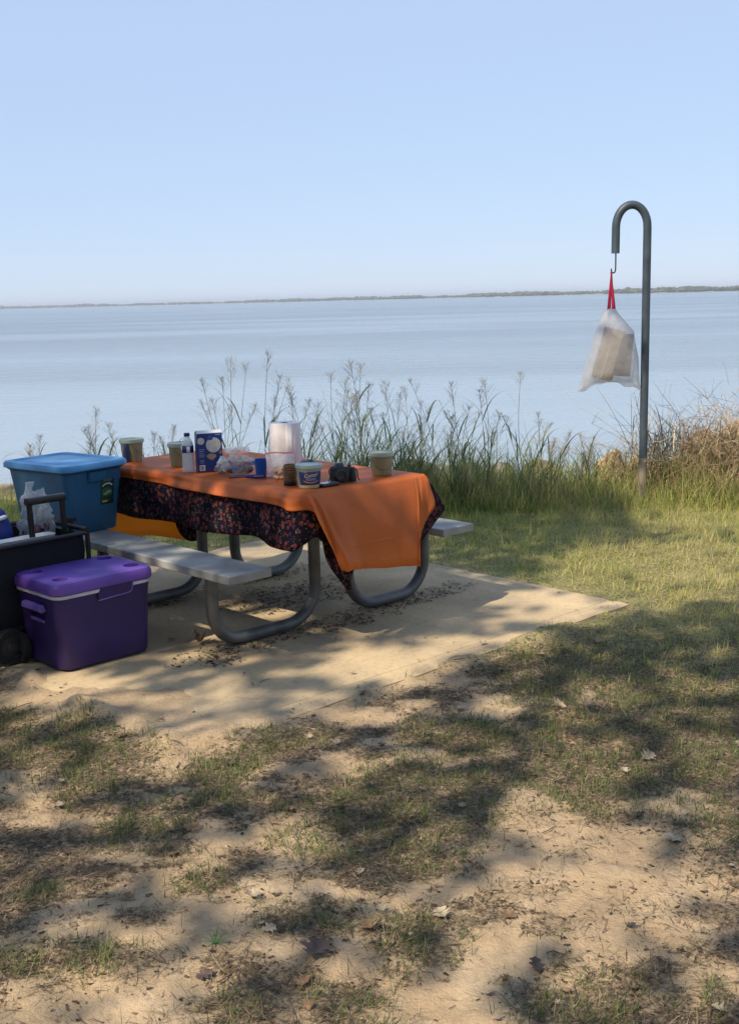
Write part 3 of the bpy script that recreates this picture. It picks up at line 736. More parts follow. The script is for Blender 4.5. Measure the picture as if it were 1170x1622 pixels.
CL = [
 (-2.62, 9.3, [(-2.65, .62), (-2.75, .5)], 'short thin seeding grass farthest left, rising above the blue bin', 14, .3),
 (-2.12, 9.3, [(-2.18, .83), (-2.05, .72), (-2.22, .70)], 'seeding grass behind the green bucket at the far left table corner', 12, .35),
 (-1.70, 9.35, [(-1.91, .57), (-1.71, .63), (-1.57, .67), (-1.46, .55)], 'low thin seeding grass behind the water bottle', 14, .35),
 (-1.12, 9.25, [(-1.28, 1.06), (-1.20, .9), (-1.05, 1.2), (-0.93, 1.17)], 'tall seeding grass leaning right, behind the blue cracker box', 16, .45),
 (-0.86, 9.2, [(-0.755, 1.25), (-0.60, 1.05)], 'tallest seeding stalk of all, bending left beside the paper towels', 24, .55),
 (-0.52, 9.35, [(-0.60, .98), (-0.46, .86), (-0.40, .8)], 'leafy seeding grass directly behind the paper towel roll', 40, .7),
 (-0.22, 9.2, [(-0.275, 1.08), (-0.16, 1.02)], 'seeding grass between the paper towels and the black camera', 60, .8),
 (-0.02, 9.35, [(-0.12, 1.15), (-0.04, 1.13), (0.02, 1.0), (-0.07, .92)], 'dense tall seed heads behind the black camera', 70, .85),
 (0.20, 9.15, [(0.15, .99), (0.26, .9)], 'broad leaved seeding grass right above the lidded green bucket', 60, .75),
 (0.40, 9.4, [(0.355, 1.0), (0.44, .82), (0.50, .77)], 'seeding grass just right of the lidded green bucket', 45, .65),
 (0.76, 9.25, [(0.68, .965), (0.80, .8), (0.62, .75)], 'bushy seeding grass behind the right end of the table', 60, .65),
 (0.98, 9.45, [(0.96, .97), (1.06, .72)], 'thin upright seeding stalk left of the solitary dark stem', 32, .55),
 (1.24, 9.1, [(1.21, 1.05)], 'solitary dark stem with one drooping leaf and a pale seed head', 8, .4),
 (1.42, 9.4, [(1.37, .72), (1.52, .6), (1.64, .53)], 'low arching grass midway between the table and the pole', 45, .55),
 (1.80, 9.5, [(1.76, .5), (1.9, .45)], 'low grass clump left of the pole beside the orange boulder', 30, .4),
]
for i, (x, y, st_, lab, nl, lh) in enumerate(CL):
    tall_clump(x, y, st_, lab, 100 + i, nl, lh)

# dry brown brush on the right hand mound
BR = leafy('dry_brush_stems', [(0, (0.15, 0.105, 0.07)), (0.6, (0.38, 0.28, 0.19)), (1, (0.58, 0.46, 0.31))], 0.85, 0.1)
def brush(x, y, h, label, seed, nst=60, spread=0.28):
    g = random.Random(seed); z = float(ground_z(x, y)) - 0.02
    root = empty('dry_brush', (x, y, z)); tag(root, label, 'dry brush', 'dry brown brush right of the pole')
    mb = MB()
    for k in range(nst):
        a_ = g.uniform(0, 2 * PI); e = R(g.uniform(35, 88)); ln = h * g.uniform(0.5, 1.15); q = Vector((g.gauss(0, spread * 0.45), g.gauss(0, spread * 0.4), 0)); p = []
        da = g.gauss(0, 0.7); de = g.uniform(0.2, 1.5)
        for i in range(8):
            p.append(q.copy()); t = i / 7
            q = q + Vector((math.cos(a_ + da * t) * math.cos(e - de * t), math.sin(a_ + da * t) * math.cos(e - de * t), math.sin(e - de * t))) * ln / 7
        mb.tube(p, [0.0038 * (1 - 0.75 * i / 7) for i in range(8)], 4, caps=(False, False))
        for s_ in range(g.randint(2, 5)):
            p0 = p[g.randint(3, 7)]; d = Vector((g.gauss(0, 1), g.gauss(0, 1), g.gauss(0.6, 0.6))).normalized()
            l2 = ln * g.uniform(0.08, 0.28); p2 = p0 + d * l2
            mb.tube([p0, p0.lerp(p2, .5) + Vector((0, 0, .02 * g.gauss(0, 1))), p2], [0.0018, 0.0014, 0.0007], 3, caps=(False, False))
    o = mb.build('stems', BR, root, smooth=None)
    at_ = o.data.attributes.new('tint', 'FLOAT', 'POINT'); nn = len(o.data.vertices)
    at_.data.foreach_set('value', (np.random.default_rng(seed).random(nn // 32 + 1).repeat(32)[:nn]).astype(np.float32))
    parts = []
    for k in range(150):
        a_ = g.uniform(0, 2 * PI); e0 = R(g.uniform(20, 85)); L_ = h * g.uniform(0.3, 0.8); b_ = Vector((g.gauss(0, spread * .5), g.gauss(0, spread * .4), g.uniform(0, h * .4))); q = b_; p = []
        bend = g.uniform(.8, 2.6)
        for i in range(7):
            p.append(q.copy()); e = e0 - bend * (i / 6) ** 1.5
            q = q + Vector((math.cos(a_) * math.cos(e), math.sin(a_) * math.cos(e), math.sin(e))) * L_ / 6
        parts.append(ribbon(p, g.uniform(.005, .011), g.random()))
    V, Q, T = join_np(parts)
    link_mesh('dead_leaves', np_mesh('dead_leaves', V, Q, T), BR, root)
for i, (x, y, h, lab, ns) in enumerate([
    (2.45, 9.55, 0.95, 'spiky bare brown brush right beside the pole', 42),
    (2.66, 9.6, 0.9, 'wispy dry brush, second to the right of the pole', 46),
    (2.95, 9.5, 0.80, 'dense tangled brown brush below the pale mound boulder', 110),
    (3.2, 9.35, 0.85, 'thick brown brush at the right edge of the picture', 120),
    (3.45, 9.75, 0.95, 'brown brush against the far right boulder', 120),
    (2.8, 9.25, 0.42, 'low straw coloured brush at the front of the right bank', 50),
    (2.08, 9.75, 0.55, 'low bare twigs behind the pole foot', 30)]):
    brush(x, y, h, lab, 300 + i, ns)

# ------------------------------------------------------------------ boulders
def rock_mat(name, c):
    return pbr(name, c, 0.92, 0.28, 6, 0.9, 22)
RK = [rock_mat('tan_sandstone', (0.34, 0.25, 0.16)), rock_mat('orange_sandstone', (0.50, 0.33, 0.18)), rock_mat('grey_sandstone', (0.26, 0.23, 0.19))]
def rock(x, y, sx, sy, sz, top, label, seed, mi=0):
    bm = bmesh.new(); bmesh.ops.create_icosphere(bm, subdivisions=4, radius=1)
    g = np.random.default_rng(seed)
    pl = g.normal(size=(11, 3)); pl /= np.linalg.norm(pl, axis=1)[:, None]; dd = g.uniform(0.62, 0.92, 11)
    for v_ in bm.verts:
        p = np.array(v_.co); k = 1.0
        for a_, b_ in zip(pl, dd):
            q = p @ a_
            if q > b_: k = min(k, b_ / q)
        p = p * (k * 0.85 + 0.15) * (1 + 0.05 * float(vnoise(p[0] * 3 + seed, p[1] * 3 + p[2] * 2, 5)) + 0.03 * float(vnoise(p[0] * 9 + seed, p[2] * 9 + p[1] * 5, 6)))
        v_.co = (p[0] * sx, p[1] * sy, p[2] * sz)
    me = bpy.data.meshes.new('boulder'); bm.to_mesh(me); bm.free()
    me.polygons.foreach_set('use_smooth', [True] * len(me.polygons)); me.set_sharp_from_angle(angle=R(30))
    o = link_mesh('boulder', me, RK[mi], None, (x, y, top - sz * 0.85), (0, 0, g.uniform(0, 6)))
    tag(o, label, 'boulder', 'boulders along the waterline')
rock(2.14, 10.15, .16, .2, .3, .27, 'orange sandstone boulder just left of the pole', 1, 1)
rock(2.42, 10.3, .14, .2, .25, .2, 'pale orange boulder just right of the pole behind twigs', 2, 1)
rock(0.42, 10.3, .30, .25, .26, .23, 'tan boulder behind the right end of the table', 3, 0)
rock(0.85, 10.35, .22, .25, .24, .19, 'grey brown boulder among the grass right of the table', 4, 2)
rock(1.16, 10.25, .18, .2, .22, .17, 'small dark boulder below the solitary grass stem', 5, 2)
rock(1.55, 10.45, .24, .22, .24, .16, 'flat tan boulder midway between table and pole', 6, 0)
rock(0.02, 10.4, .26, .25, .24, .12, 'tan boulder in the grass behind the lidded green bucket', 7, 0)
rock(-0.5, 10.4, .3, .25, .26, .10, 'tan boulder in the grass behind the paper towels', 8, 0)
rock(-3.2, 10.3, .34, .3, .28, .09, 'brown boulder at the left edge of the picture', 9, 0)
rock(-2.75, 10.4, .26, .25, .25, .03, 'tan boulder left of the blue bin, second from the edge', 10, 0)
rock(3.12, 10.6, .2, .25, .25, .36, 'tan boulder on top of the right hand mound', 11, 0)
rock(3.46, 10.6, .22, .25, .25, .46, 'largest tan boulder at the far right edge on the mound', 12, 0)
rock(2.9, 10.2, .2, .25, .2, .16, 'brown boulder low on the right hand mound', 13, 2)
rock(3.3, 9.55, .2, .2, .16, .16, 'grey stone at the foot of the right hand brush', 14, 2)

# ------------------------------------------------------------------ forest floor crumbs, twigs, leaves
rl = np.random.default_rng(51)
MULCH = leafy('leaf_crumbs', [(0, (0.035, 0.026, 0.02)), (0.5, (0.08, 0.053, 0.034)), (0.8, (0.18, 0.12, 0.078)), (1, (0.34, 0.27, 0.18))], 0.85, 0.1)
LEGSPOT = [(0.05, 0.38, .5, .13), (1.0, 0.38, .45, .13), (-.3, .3, .14, .12), (0.45, .30, .25, .10), (0.0, 1.42, .4, .13), (0.95, 1.45, .3, .12), (-.25, .33, .2, .1), (0.6, .95, .4, .25)]
def pad_mulch(x, y):
    t, s = to_ts(x, y); m_ = np.zeros(np.shape(x))
    for a_, b_, c, d in LEGSPOT:
        m_ = np.maximum(m_, 1 - sstep(0.5, 1.4, np.hypot((t - a_ + 0.06 * vnoise(t * 9, s * 9, 2)) / c, (s - b_ + 0.05 * vnoise(t * 9, s * 9, 3)) / d)))
    m_[(slab_dist(x, y) > 0)] = 0
    return m_
def crumbs(n, x0, x1, y0, y1, prob, smin, smax, zoff):
    x, y = scatter(n, x0, x1, y0, y1, prob, rl)
    n = len(x); C = np.stack([x, y, zoff(x, y)], 1)
    sz = smin + (smax - smin) * rl.beta(1.2, 3.5, n)
    ang = rl.uniform(0, 2 * PI, n); asp = rl.uniform(0.15, 0.7, n)
    base = np.array([(-.5, -.3, 0), (.4, -.5, .12), (.5, .35, 0.02), (-.35, .5, .16)])[None] + rl.normal(0, .12, (n, 4, 3))
    base[:, :, 1] *= asp[:, None]; base[:, :, 2] *= 0.7
    base *= sz[:, None, None]; base[:, :, 2] = np.abs(base[:, :, 2])
    ca, sa = np.cos(ang)[:, None], np.sin(ang)[:, None]
    X = base[:, :, 0] * ca - base[:, :, 1] * sa; Y = base[:, :, 0] * sa + base[:, :, 1] * ca
    V = np.stack([X + C[:, 0:1], Y + C[:, 1:2], base[:, :, 2] + C[:, 2:3]], 2).reshape(-1, 3)
    return V, np.arange(n * 4).reshape(n, 4), np.repeat(rl.random(n), 4)
gz = lambda x, y: ground_z(x, y) + 0.002
padz = lambda x, y: np.full(np.shape(x), 0.003)
V, Q, T = join_np([
    crumbs(150000, -1.9, 2.1, 2.25, 6.3, lambda x, y: off_pad(x, y) * (0.006 + 0.75 * litter_mask(x, y) ** 1.3) * (1 - .6 * lawn_mask(x, y)), .003, .026, gz),
    crumbs(110000, -2.4, 2.0, 4.2, 8.2, lambda x, y: (slab_dist(x, y) < -0.01) * (0.003 + 0.95 * pad_mulch(x, y) ** 0.8), .004, .034, padz),
    crumbs(9000, -1.5, 2.0, 4.2, 7.6, lambda x, y: (np.abs(slab_dist(x, y)) < 0.09) * 0.25, .004, .03, lambda x, y: np.where(slab_dist(x, y) < 0, 0.003, gz(x, y)))])
tag(link_mesh('leaf_litter', np_mesh('leaf_litter', V, Q, T), MULCH), 'crumbled leaf litter scattered over sand and concrete', None, None, 'stuff')
# bits of twig and stem
tw = MB()
g = random.Random(9)
cnt = 0
while cnt < 900:
    x, y = g.uniform(-1.9, 2.1), 2.3 + 5.2 * g.random() ** 1.4
    sd = float(slab_dist(x, y)); pm = float(pad_mulch(np.array([x]), np.array([y]))[0]) if sd < 0 else 0
    pr = (0.02 + 0.6 * pm) if sd < 0 else 0.04 + 0.6 * float(litter_mask(x, y))
    if g.random() > pr or float(lawn_mask(x, y)) > 0.85: continue
    z = 0.003 if sd < 0 else float(ground_z(x, y)) + 0.004
    a_ = g.uniform(0, PI); ln = g.uniform(0.015, 0.075) * (2.0 if g.random() < 0.06 else 1)
    d = Vector((math.cos(a_), math.sin(a_), 0)); s_ = Vector((-d.y, d.x, 0)); p = Vector((x, y, z)); r_ = g.uniform(0.0007, 0.0022)
    tw.tube([p - d * ln / 2, p - d * ln * .15 + s_ * ln * g.gauss(0, .08) + Vector((0, 0, .004 * g.random())), p + d * ln * .2 + s_ * ln * g.gauss(0, .08) + Vector((0, 0, .003)), p + d * ln / 2], [r_, r_, r_ * .9, r_ * .5], 5)
    cnt += 1
tag(tw.build('twig_litter', pbr('twig_bark', (0.13, 0.095, 0.07), 0.9, 0.3, 30), smooth=80), 'fine broken twigs scattered over the ground', None, None, 'stuff')

# oak leaves -----------------------------------------------------------
def oak_leaf(size, curl, cup, g):
    n = 22; outl = []
    for i in range(n + 1):
        t = i / n
        w = 0.30 * math.sin(PI * min(1, t * 1.02)) ** 0.7 * (0.80 + 0.30 * math.cos(t * 3.6 * 2 * PI + 0.5))
        w = max(0.012, w * (0.75 + 0.5 * t))
        outl.append((t, w * g.uniform(.85, 1.15), w * g.uniform(.85, 1.15)))
    V = []; F = []
    for t, w1, w2 in outl:
        for s_ in (-w1, -w1 * .5, 0, w2 * .5, w2):
            lx = (t - .5)
            zz = curl * (lx * lx) * 1.3 + cup * abs(s_) * 1.4 + 0.02 * math.sin(9 * t + 7 * s_)
            V.append((lx * size * (1 - .35 * abs(curl)), s_ * size * 1.35, (zz + .02) * size))
    for i in range(n):
        for k in range(4):
            F.append((i * 5 + k, i * 5 + k + 1, (i + 1) * 5 + k + 1, (i + 1) * 5 + k))
    b = MB(); b.add(V, F)
    b.tube([(-.5 * size * (1 - .35 * abs(curl)), 0, curl * .3 * size + .02 * size), (-.66 * size, .03 * size, .03 * size)], [.012 * size, .008 * size], 5)
    return b
LM = {'brown': pbr('brown_oak_leaf', (0.24, 0.145, 0.08), 0.7, 0.3, 40, trans=0.15), 'pale': pbr('pale_dry_oak_leaf', (0.40, 0.33, 0.24), 0.75, 0.2, 40, trans=0.15), 'dark': pbr('dark_rotten_oak_leaf', (0.085, 0.055, 0.042), 0.7, 0.3, 40)}
g = random.Random(77)
def put_leaf(x, y, size, kind, label, curl=None, cup=None, group=None, rot=None, rz=None):
    sd = float(slab_dist(x, y)); z = 0.003 if sd < 0 else float(ground_z(x, y)) + 0.003
    b = oak_leaf(size, g.uniform(.1, .7) if curl is None else curl, g.uniform(-.1, .6) if cup is None else cup, g)
    o = b.build('oak_leaf', LM[kind], None, smooth=60, loc=(x, y, z + 0.004), rot=rot or (g.gauss(0, .2), g.gauss(0, .2), g.uniform(0, 6.28) if rz is None else rz))
    return tag(o, label, 'leaf', group)
put_leaf(0.908, 3.337, .066, 'pale', 'pale star shaped dry oak leaf alone on dark litter at the right', .15, .1, rz=2.2)
put_leaf(0.74, 4.52, .085, 'pale', 'curled pale oak leaf standing up in the middle right grass', .9, .6, rot=(.6, .3, 1.0))
put_leaf(1.123, 4.348, .06, 'pale', 'pale folded oak leaf near the right edge in the grass', .6, .5)
put_leaf(-0.168, 2.747, .10, 'dark', 'large dark brown lobed oak leaf near the bottom centre', .35, .3, rz=1.2)
put_leaf(0.171, 2.935, .062, 'pale', 'pale curled oak leaf on sand right of the bottom centre', .5, .4)
put_leaf(-0.029, 2.863, .07, 'brown', 'grey brown oak leaf beside the large dark leaf', .5, .5)
put_leaf(-0.852, 5.57, .13, 'brown', 'big arched brown leaf on the concrete by the table leg', 1.5, .25, rot=(0.1, 0, -.3))
put_leaf(0.99, 4.002, .07, 'pale', 'long pale dry leaf in the grass below the folded leaf', .3, .5)
put_leaf(-0.596, 3.501, .065, 'brown', 'reddish brown oak leaf in the left foreground', .3, .2)
put_leaf(-0.861, 4.455, .045, 'brown', 'curled brown leaf at the near corner of the pad', .8, .5)
put_leaf(-0.361, 3.065, .055, 'pale', 'pale curled leaf on bare sand left of centre', .6, .5)
put_leaf(0.307, 2.626, .045, 'brown', 'small brown leaf beside the bottom right tuft', .6, .5)
k = 0
LB = {'brown': 'small dry brown oak leaf lying among the litter on the sand', 'pale': 'small pale dry oak leaf lying on the sandy ground', 'dark': 'small dark rotten oak leaf flat on the ground'}
spots = [(a_, b_) for a_, b_ in zip((g.uniform(-1.6, 1.8) for _ in range(3000)), (2.35 + 3.6 * g.random() ** 1.6 for _ in range(3000)))]
for x, y in spots:
    if k >= 95: break
    sd = float(slab_dist(x, y))
    if abs(x) > 0.36 * y + .05: continue
    if sd < 0 and g.random() > 0.12: continue
    if sd > 0 and g.random() > 0.25 + 0.75 * float(litter_mask(x, y)): continue
    if float(lawn_mask(x, y)) > 0.9: continue
    kd = g.choice(['brown', 'brown', 'brown', 'pale', 'pale', 'dark'])
    put_leaf(x, y, g.uniform(.028, .055), kd, LB[kd], None, None, {'brown': 'scattered brown oak leaves', 'pale': 'scattered pale oak leaves', 'dark': 'scattered dark rotten leaves'}[kd])
    k += 1
# the one bright sprout
sp = []
for k in range(9):
    a_ = k * 0.75; sp.append(blades(np.array([[0, 0, 0]]), .045 + .01 * (k % 3), .006, np.array([a_]), .9, .5, np.array([.5]), 4, rg))
V, Q, T = join_np(sp)
o = link_mesh('weed_sprout', np_mesh('weed_sprout', V, Q, T), leafy('fresh_sprout', [(0, (.07, .2, .05)), (1, (.1, .28, .07))], .5, .3), None, (-0.436, 2.814, float(ground_z(-0.436, 2.814))))
tag(o, 'single bright green weed sprout on bare sand', 'weed')
rock_b = MB()
o = None
bm = bmesh.new(); bmesh.ops.create_icosphere(bm, subdivisions=3, radius=1)
for v_ in bm.verts:
    p = v_.co; v_.co = Vector((p.x * .014, p.y * .011, p.z * .009)) * (1 + .18 * float(vnoise(p.x * 2, p.y * 2 + p.z, 4)))
me = bpy.data.meshes.new('pebble'); bm.to_mesh(me); bm.free(); me.polygons.foreach_set('use_smooth', [True] * len(me.polygons))
tag(link_mesh('pebble', me, RK[0], None, (0.514, 3.65, float(ground_z(.514, 3.65)) + .006)), 'rounded tan pebble on the sand near the sunlit grass tuft', 'pebble')
# ------------------------------------------------------------------ picnic table
GALV = pbr('galvanised_pipe', (0.15, 0.155, 0.155), 0.5, 0.22, 7, 0.06, 60, metal=0.35)
PLANK = pbr('weathered_grey_plank', (0.28, 0.28, 0.27), 0.6, 0.2, 5, 0.1, 90)
tbl = empty('picnic_table', (TX, TY, 0), TA)
tag(tbl, 'picnic table on bent grey pipe legs with two plank seats, on the concrete pad', 'picnic table')
TW, TL, TZ = 0.774, 1.76, 0.768
mb = MB()
for k in range(3):
    w = TW / 3
    mb.box((w * (k + .5), TL / 2, TZ - .022), (w - .008, TL, .04))
mb.build('tabletop', PLANK, tbl, bevel=.006)
mb = MB()
for s in (.4, 1.4):
    mb.box((.43, s, TZ - .065), (.66, .05, .045))
mb.box((.43, .9, TZ - .063), (.05, .95, .04))
mb.build('top_brace', GALV, tbl, bevel=.004)
def seat(t0, t1, name='seat'):
    b = MB(); b.box(((t0 + t1) / 2, .06 + 1.72 / 2, .425), (t1 - t0, 1.72, .042))
    return b.build(name, PLANK, tbl, bevel=.005)
seat(-.42, -.175); seat(.985, 1.225)
def loop(s, ti, to, ro):
    """one bent pipe: from under the top down, along the ground and up to the seat"""
    sg = 1 if to > ti else -1; r = .19; zr = .034
    P = [(ti, s, TZ - .09), (ti, s, .45)]
    P += [(ti + sg * r * (1 - math.cos(a_)), s, zr + r - r * math.sin(a_)) for a_ in np.linspace(0, PI / 2, 9)]
    P += [(ti * .5 + to * .5, s, zr)]
    P += [(to - sg * ro * (1 - math.sin(a_)), s, zr + ro - ro * math.cos(a_)) for a_ in np.linspace(0, PI / 2, 9)]
    P += [(to, s, .38)]
    b = MB(); b.tube(P, .031, 14)
    b.box((to, s, .391), (.16, .055, .02))
    b.box((ti, s, TZ - .088), (.12, .055, .016))
    return b.build('leg', GALV, tbl, smooth=50)
for s in (.4, 1.4):
    loop(s, .37, -.28, .16); loop(s, .60, 1.18 if s < 1 else 1.1, .19)
for s in (.4, 1.4):
    MB().tube([(.37, s, .47), (.60, s, .47)], .02, 10).build('cross_tie', GALV, tbl)

# ------------------------------------------------------------------ tablecloths
def cloth_mat(name):
    m, nt, out = mat_new(name); L = nt.links.new
    tc = N(nt, 'ShaderNodeTexCoord')
    col = None
    base = (0.007, 0.006, 0.012)
    prev = None
    for sc, thr, stops, seed in ((36, .42, [(0, (.13, .022, .02)), (.3, (.05, .015, .02)), (.45, (.14, .04, .018)), (.6, (.05, .02, .05)), (.8, (.12, .025, .035)), (1, (.03, .05, .04))], 0.0), (58, .22, [(0, (.16, .13, .10)), (.5, (.11, .04, .025)), (1, (.12, .12, .12))], 3.3)):
        mp = N(nt, 'ShaderNodeMapping'); mp.inputs['Location'].default_value = (seed, seed, seed); L(tc.outputs['Object'], mp.inputs['Vector'])
        dn = N(nt, 'ShaderNodeTexNoise'); dn.inputs['Scale'].default_value = 70; L(tc.outputs['Object'], dn.inputs['Vector'])
        vo = N(nt, 'ShaderNodeTexVoronoi'); vo.inputs['Scale'].default_value = sc; L(mp.outputs['Vector'], vo.inputs['Vector'])
        ds = N(nt, 'ShaderNodeMath', operation='MULTIPLY_ADD'); L(dn.outputs['Fac'], ds.inputs[0]); ds.inputs[1].default_value = .22; L(vo.outputs['Distance'], ds.inputs[2])
        lt = N(nt, 'ShaderNodeMath', operation='LESS_THAN'); L(ds.outputs['Value'], lt.inputs[0]); lt.inputs[1].default_value = thr + .11
        sp = N(nt, 'ShaderNodeSeparateColor'); L(vo.outputs['Color'], sp.inputs['Color'])
        g2 = N(nt, 'ShaderNodeMath', operation='GREATER_THAN'); L(sp.outputs['Green'], g2.inputs[0]); g2.inputs[1].default_value = .08
        mu = N(nt, 'ShaderNodeMath', operation='MULTIPLY'); L(lt.outputs['Value'], mu.inputs[0]); L(g2.outputs['Value'], mu.inputs[1])
        rp = ramp(nt, stops); L(sp.outputs['Red'], rp.inputs['Fac'])
        mx = N(nt, 'ShaderNodeMix', data_type='RGBA'); L(mu.outputs['Value'], mx.inputs['Factor'])
        if prev is None: mx.inputs['A'].default_value = (*base, 1)
        else: L(prev, mx.inputs['A'])
        L(rp.outputs['Color'], mx.inputs['B']); prev = mx.outputs['Result']
    b = N(nt, 'ShaderNodeBsdfPrincipled'); b.inputs['Roughness'].default_value = .8; b.inputs['Specular IOR Level'].default_value = .08; L(prev, b.inputs['Base Color'])
    L(b.outputs['BSDF'], out.inputs['Surface'])
    return m
BLK = cloth_mat('black_print_cloth')
m, nt, out = mat_new('orange_plastic_cloth'); Lk = nt.links.new
tc = N(nt, 'ShaderNodeTexCoord')
b = N(nt, 'ShaderNodeBsdfPrincipled'); b.inputs['Roughness'].default_value = .42; b.inputs['Base Color'].default_value = (.76, .235, .065, 1)
n1 = N(nt, 'ShaderNodeTexNoise'); n1.inputs['Scale'].default_value = 7; n1.inputs['Detail'].default_value = 3; n1.inputs['Distortion'].default_value = .8; Lk(tc.outputs['Object'], n1.inputs['Vector'])
bp = N(nt, 'ShaderNodeBump'); bp.inputs['Strength'].default_value = .35; bp.inputs['Distance'].default_value = .02; sx = N(nt, 'ShaderNodeSeparateXYZ'); Lk(tc.outputs['Object'], sx.inputs['Vector'])
hsum = n1.outputs['Fac']
for ax, pos in (('Z', .50), ('Z', .40), ('X', .40), ('X', .68), ('Y', .45), ('Y', .95)):      # folds left from the packet
    d_ = N(nt, 'ShaderNodeMath', operation='SUBTRACT'); Lk(sx.outputs[ax], d_.inputs[0]); d_.inputs[1].default_value = pos
    a_ = N(nt, 'ShaderNodeMath', operation='ABSOLUTE'); Lk(d_.outputs['Value'], a_.inputs[0])
    r_ = N(nt, 'ShaderNodeMapRange'); r_.inputs['From Max'].default_value = .006; r_.inputs['To Min'].default_value = .16; r_.inputs['To Max'].default_value = 0; Lk(a_.outputs['Value'], r_.inputs['Value'])
    s_ = N(nt, 'ShaderNodeMath', operation='ADD'); Lk(hsum, s_.inputs[0]); Lk(r_.outputs['Result'], s_.inputs[1]); hsum = s_.outputs['Value']
Lk(hsum, bp.inputs['Height']); Lk(bp.outputs['Normal'], b.inputs['Normal'])
tl = N(nt, 'ShaderNodeBsdfTranslucent'); tl.inputs['Color'].default_value = (1.0, .54, .08, 1)
mx = N(nt, 'ShaderNodeMixShader'); mx.inputs['Fac'].default_value = .55
Lk(b.outputs['BSDF'], mx.inputs[1]); Lk(tl.outputs['BSDF'], mx.inputs[2]); Lk(mx.outputs['Shader'], out.inputs['Surface'])
ORG = m

def interp_keys(keys, n):
    """keys: list of (top(t,s), bottom(t,s,z)); Catmull along the edge, n samples per span"""
    top = catmull([(k[0][0], k[0][1], 0) for k in keys], n); bot = catmull([k[1] for k in keys], n)
    return top, bot
def cloth(name, ztop, keys, mat, n=7, rows=9, wave=.006, seed=1, lift=.012, grid=True):
    b = MB(); top, bot = interp_keys(keys, n)
    k = len(top); V = []
    for r in range(rows + 1):
        f = r / rows
        for i in range(k):
            tp = Vector((top[i].x, top[i].y, ztop)); bt = bot[i]
            # over the edge: leaves horizontally, then hangs
            p = tp.lerp(bt, f)
            out_ = lift * math.sin(min(1, f * 3) * PI / 2)
            c = Vector((TW / 2, TL / 2, 0)); d = Vector((tp.x - c.x, tp.y - c.y, 0))
            ex = Vector((0, 0, 0))
            if tp.x < .02: ex.x -= 1
            if tp.x > TW - .02: ex.x += 1
            if tp.y < .02: ex.y -= 1
            if tp.y > TL - .02: ex.y += 1
            if ex.length: ex.normalize()
            zf = ztop - (ztop - bt.z) * (f ** 1.25)
            w = wave * math.sin(i * .33 + seed) * f + wave * .8 * float(vnoise(i * .23 + seed, f * 2.2, seed)) * f * 2
            V.append((p.x + ex.x * (out_ + w), p.y + ex.y * (out_ + w), zf))
    F = [(r * k + i, r * k + i + 1, (r + 1) * k + i + 1, (r + 1) * k + i) for r in range(rows) for i in range(k - 1)]
    b.add(V, F)
    if grid:   # the flat part lying on the table
        gt, gs = 24, 50
        TV = []
        for j in range(gs + 1):
            for i in range(gt + 1):
                t, s = TW * i / gt, TL * j / gs
                edge = min(i, gt - i, j, gs - j)
                TV.append((t, s, ztop + (0.0 if edge == 0 else .0022 * (float(vnoise(t * 5 + seed, s * 5, seed)) + .6 * float(vnoise(t * 1.2, s * 9, seed + 2))) + .001)))
        b.add(TV, [(j * (gt + 1) + i, j * (gt + 1) + i + 1, (j + 1) * (gt + 1) + i + 1, (j + 1) * (gt + 1) + i) for j in range(gs) for i in range(gt)])
    o = b.build(name, mat, None, smooth=70, loc=(TX, TY, 0), rot=(0, 0, TA))
    mo = o.modifiers.new('thickness', 'SOLIDIFY'); mo.thickness = .0012; mo.offset = 0
    return o
kb = [((0, TL), (-.03, TL + .02, .50)), ((0, TL - .05), (-.03, TL - .06, .505)), ((0, 1.45), (-.035, 1.45, .50)), ((0, 1.1), (-.025, 1.1, .508)), ((0, .8), (-.035, .8, .502)), ((0, .55), (-.025, .55, .515)), ((0, .36), (-.03, .36, .53)),
      ((0, .22), (-.05, .22, .505)), ((0, .12), (-.06, .10, .50)), ((0, .05), (-.04, .03, .512)), ((0, 0), (.02, -.015, .565)), ((.015, 0), (.06, -.015, .555)), ((.04, 0), (.088, -.015, .48)), ((.075, 0), (.135, -.02, .385)), ((.11, 0), (.222, -.025, .275)), ((.15, 0), (.27, -.015, .36)), ((.3, 0), (.36, -.012, .44)), ((.55, 0), (.57, -.012, .47)),
      ((.70, 0), (.695, -.014, .415)), ((TW, 0), (.945, .03, .575)), ((TW, .06), (.86, .10, .55)), ((TW, .2), (TW + .04, .22, .51)), ((TW, .6), (TW + .03, .6, .5)), ((TW, 1.2), (TW + .03, 1.2, .5)), ((TW, TL - .05), (TW + .03, TL - .06, .5)), ((TW, TL), (TW + .03, TL + .03, .40)),
      ((.70, TL), (.70, TL + .012, .27)), ((.56, TL), (.56, TL + .012, .22)), ((.46, TL), (.46, TL + .012, .30)), ((.38, TL), (.38, TL + .012, .49)), ((.2, TL), (.2, TL + .012, .52)), ((.0, TL), (-.03, TL + .02, .50))]
o = cloth('printed_tablecloth', TZ + .004, kb, BLK, 8, 10, .007, 3, .004)
tag(o, 'black tablecloth printed with red and orange spots hanging beneath the orange one', 'tablecloth')
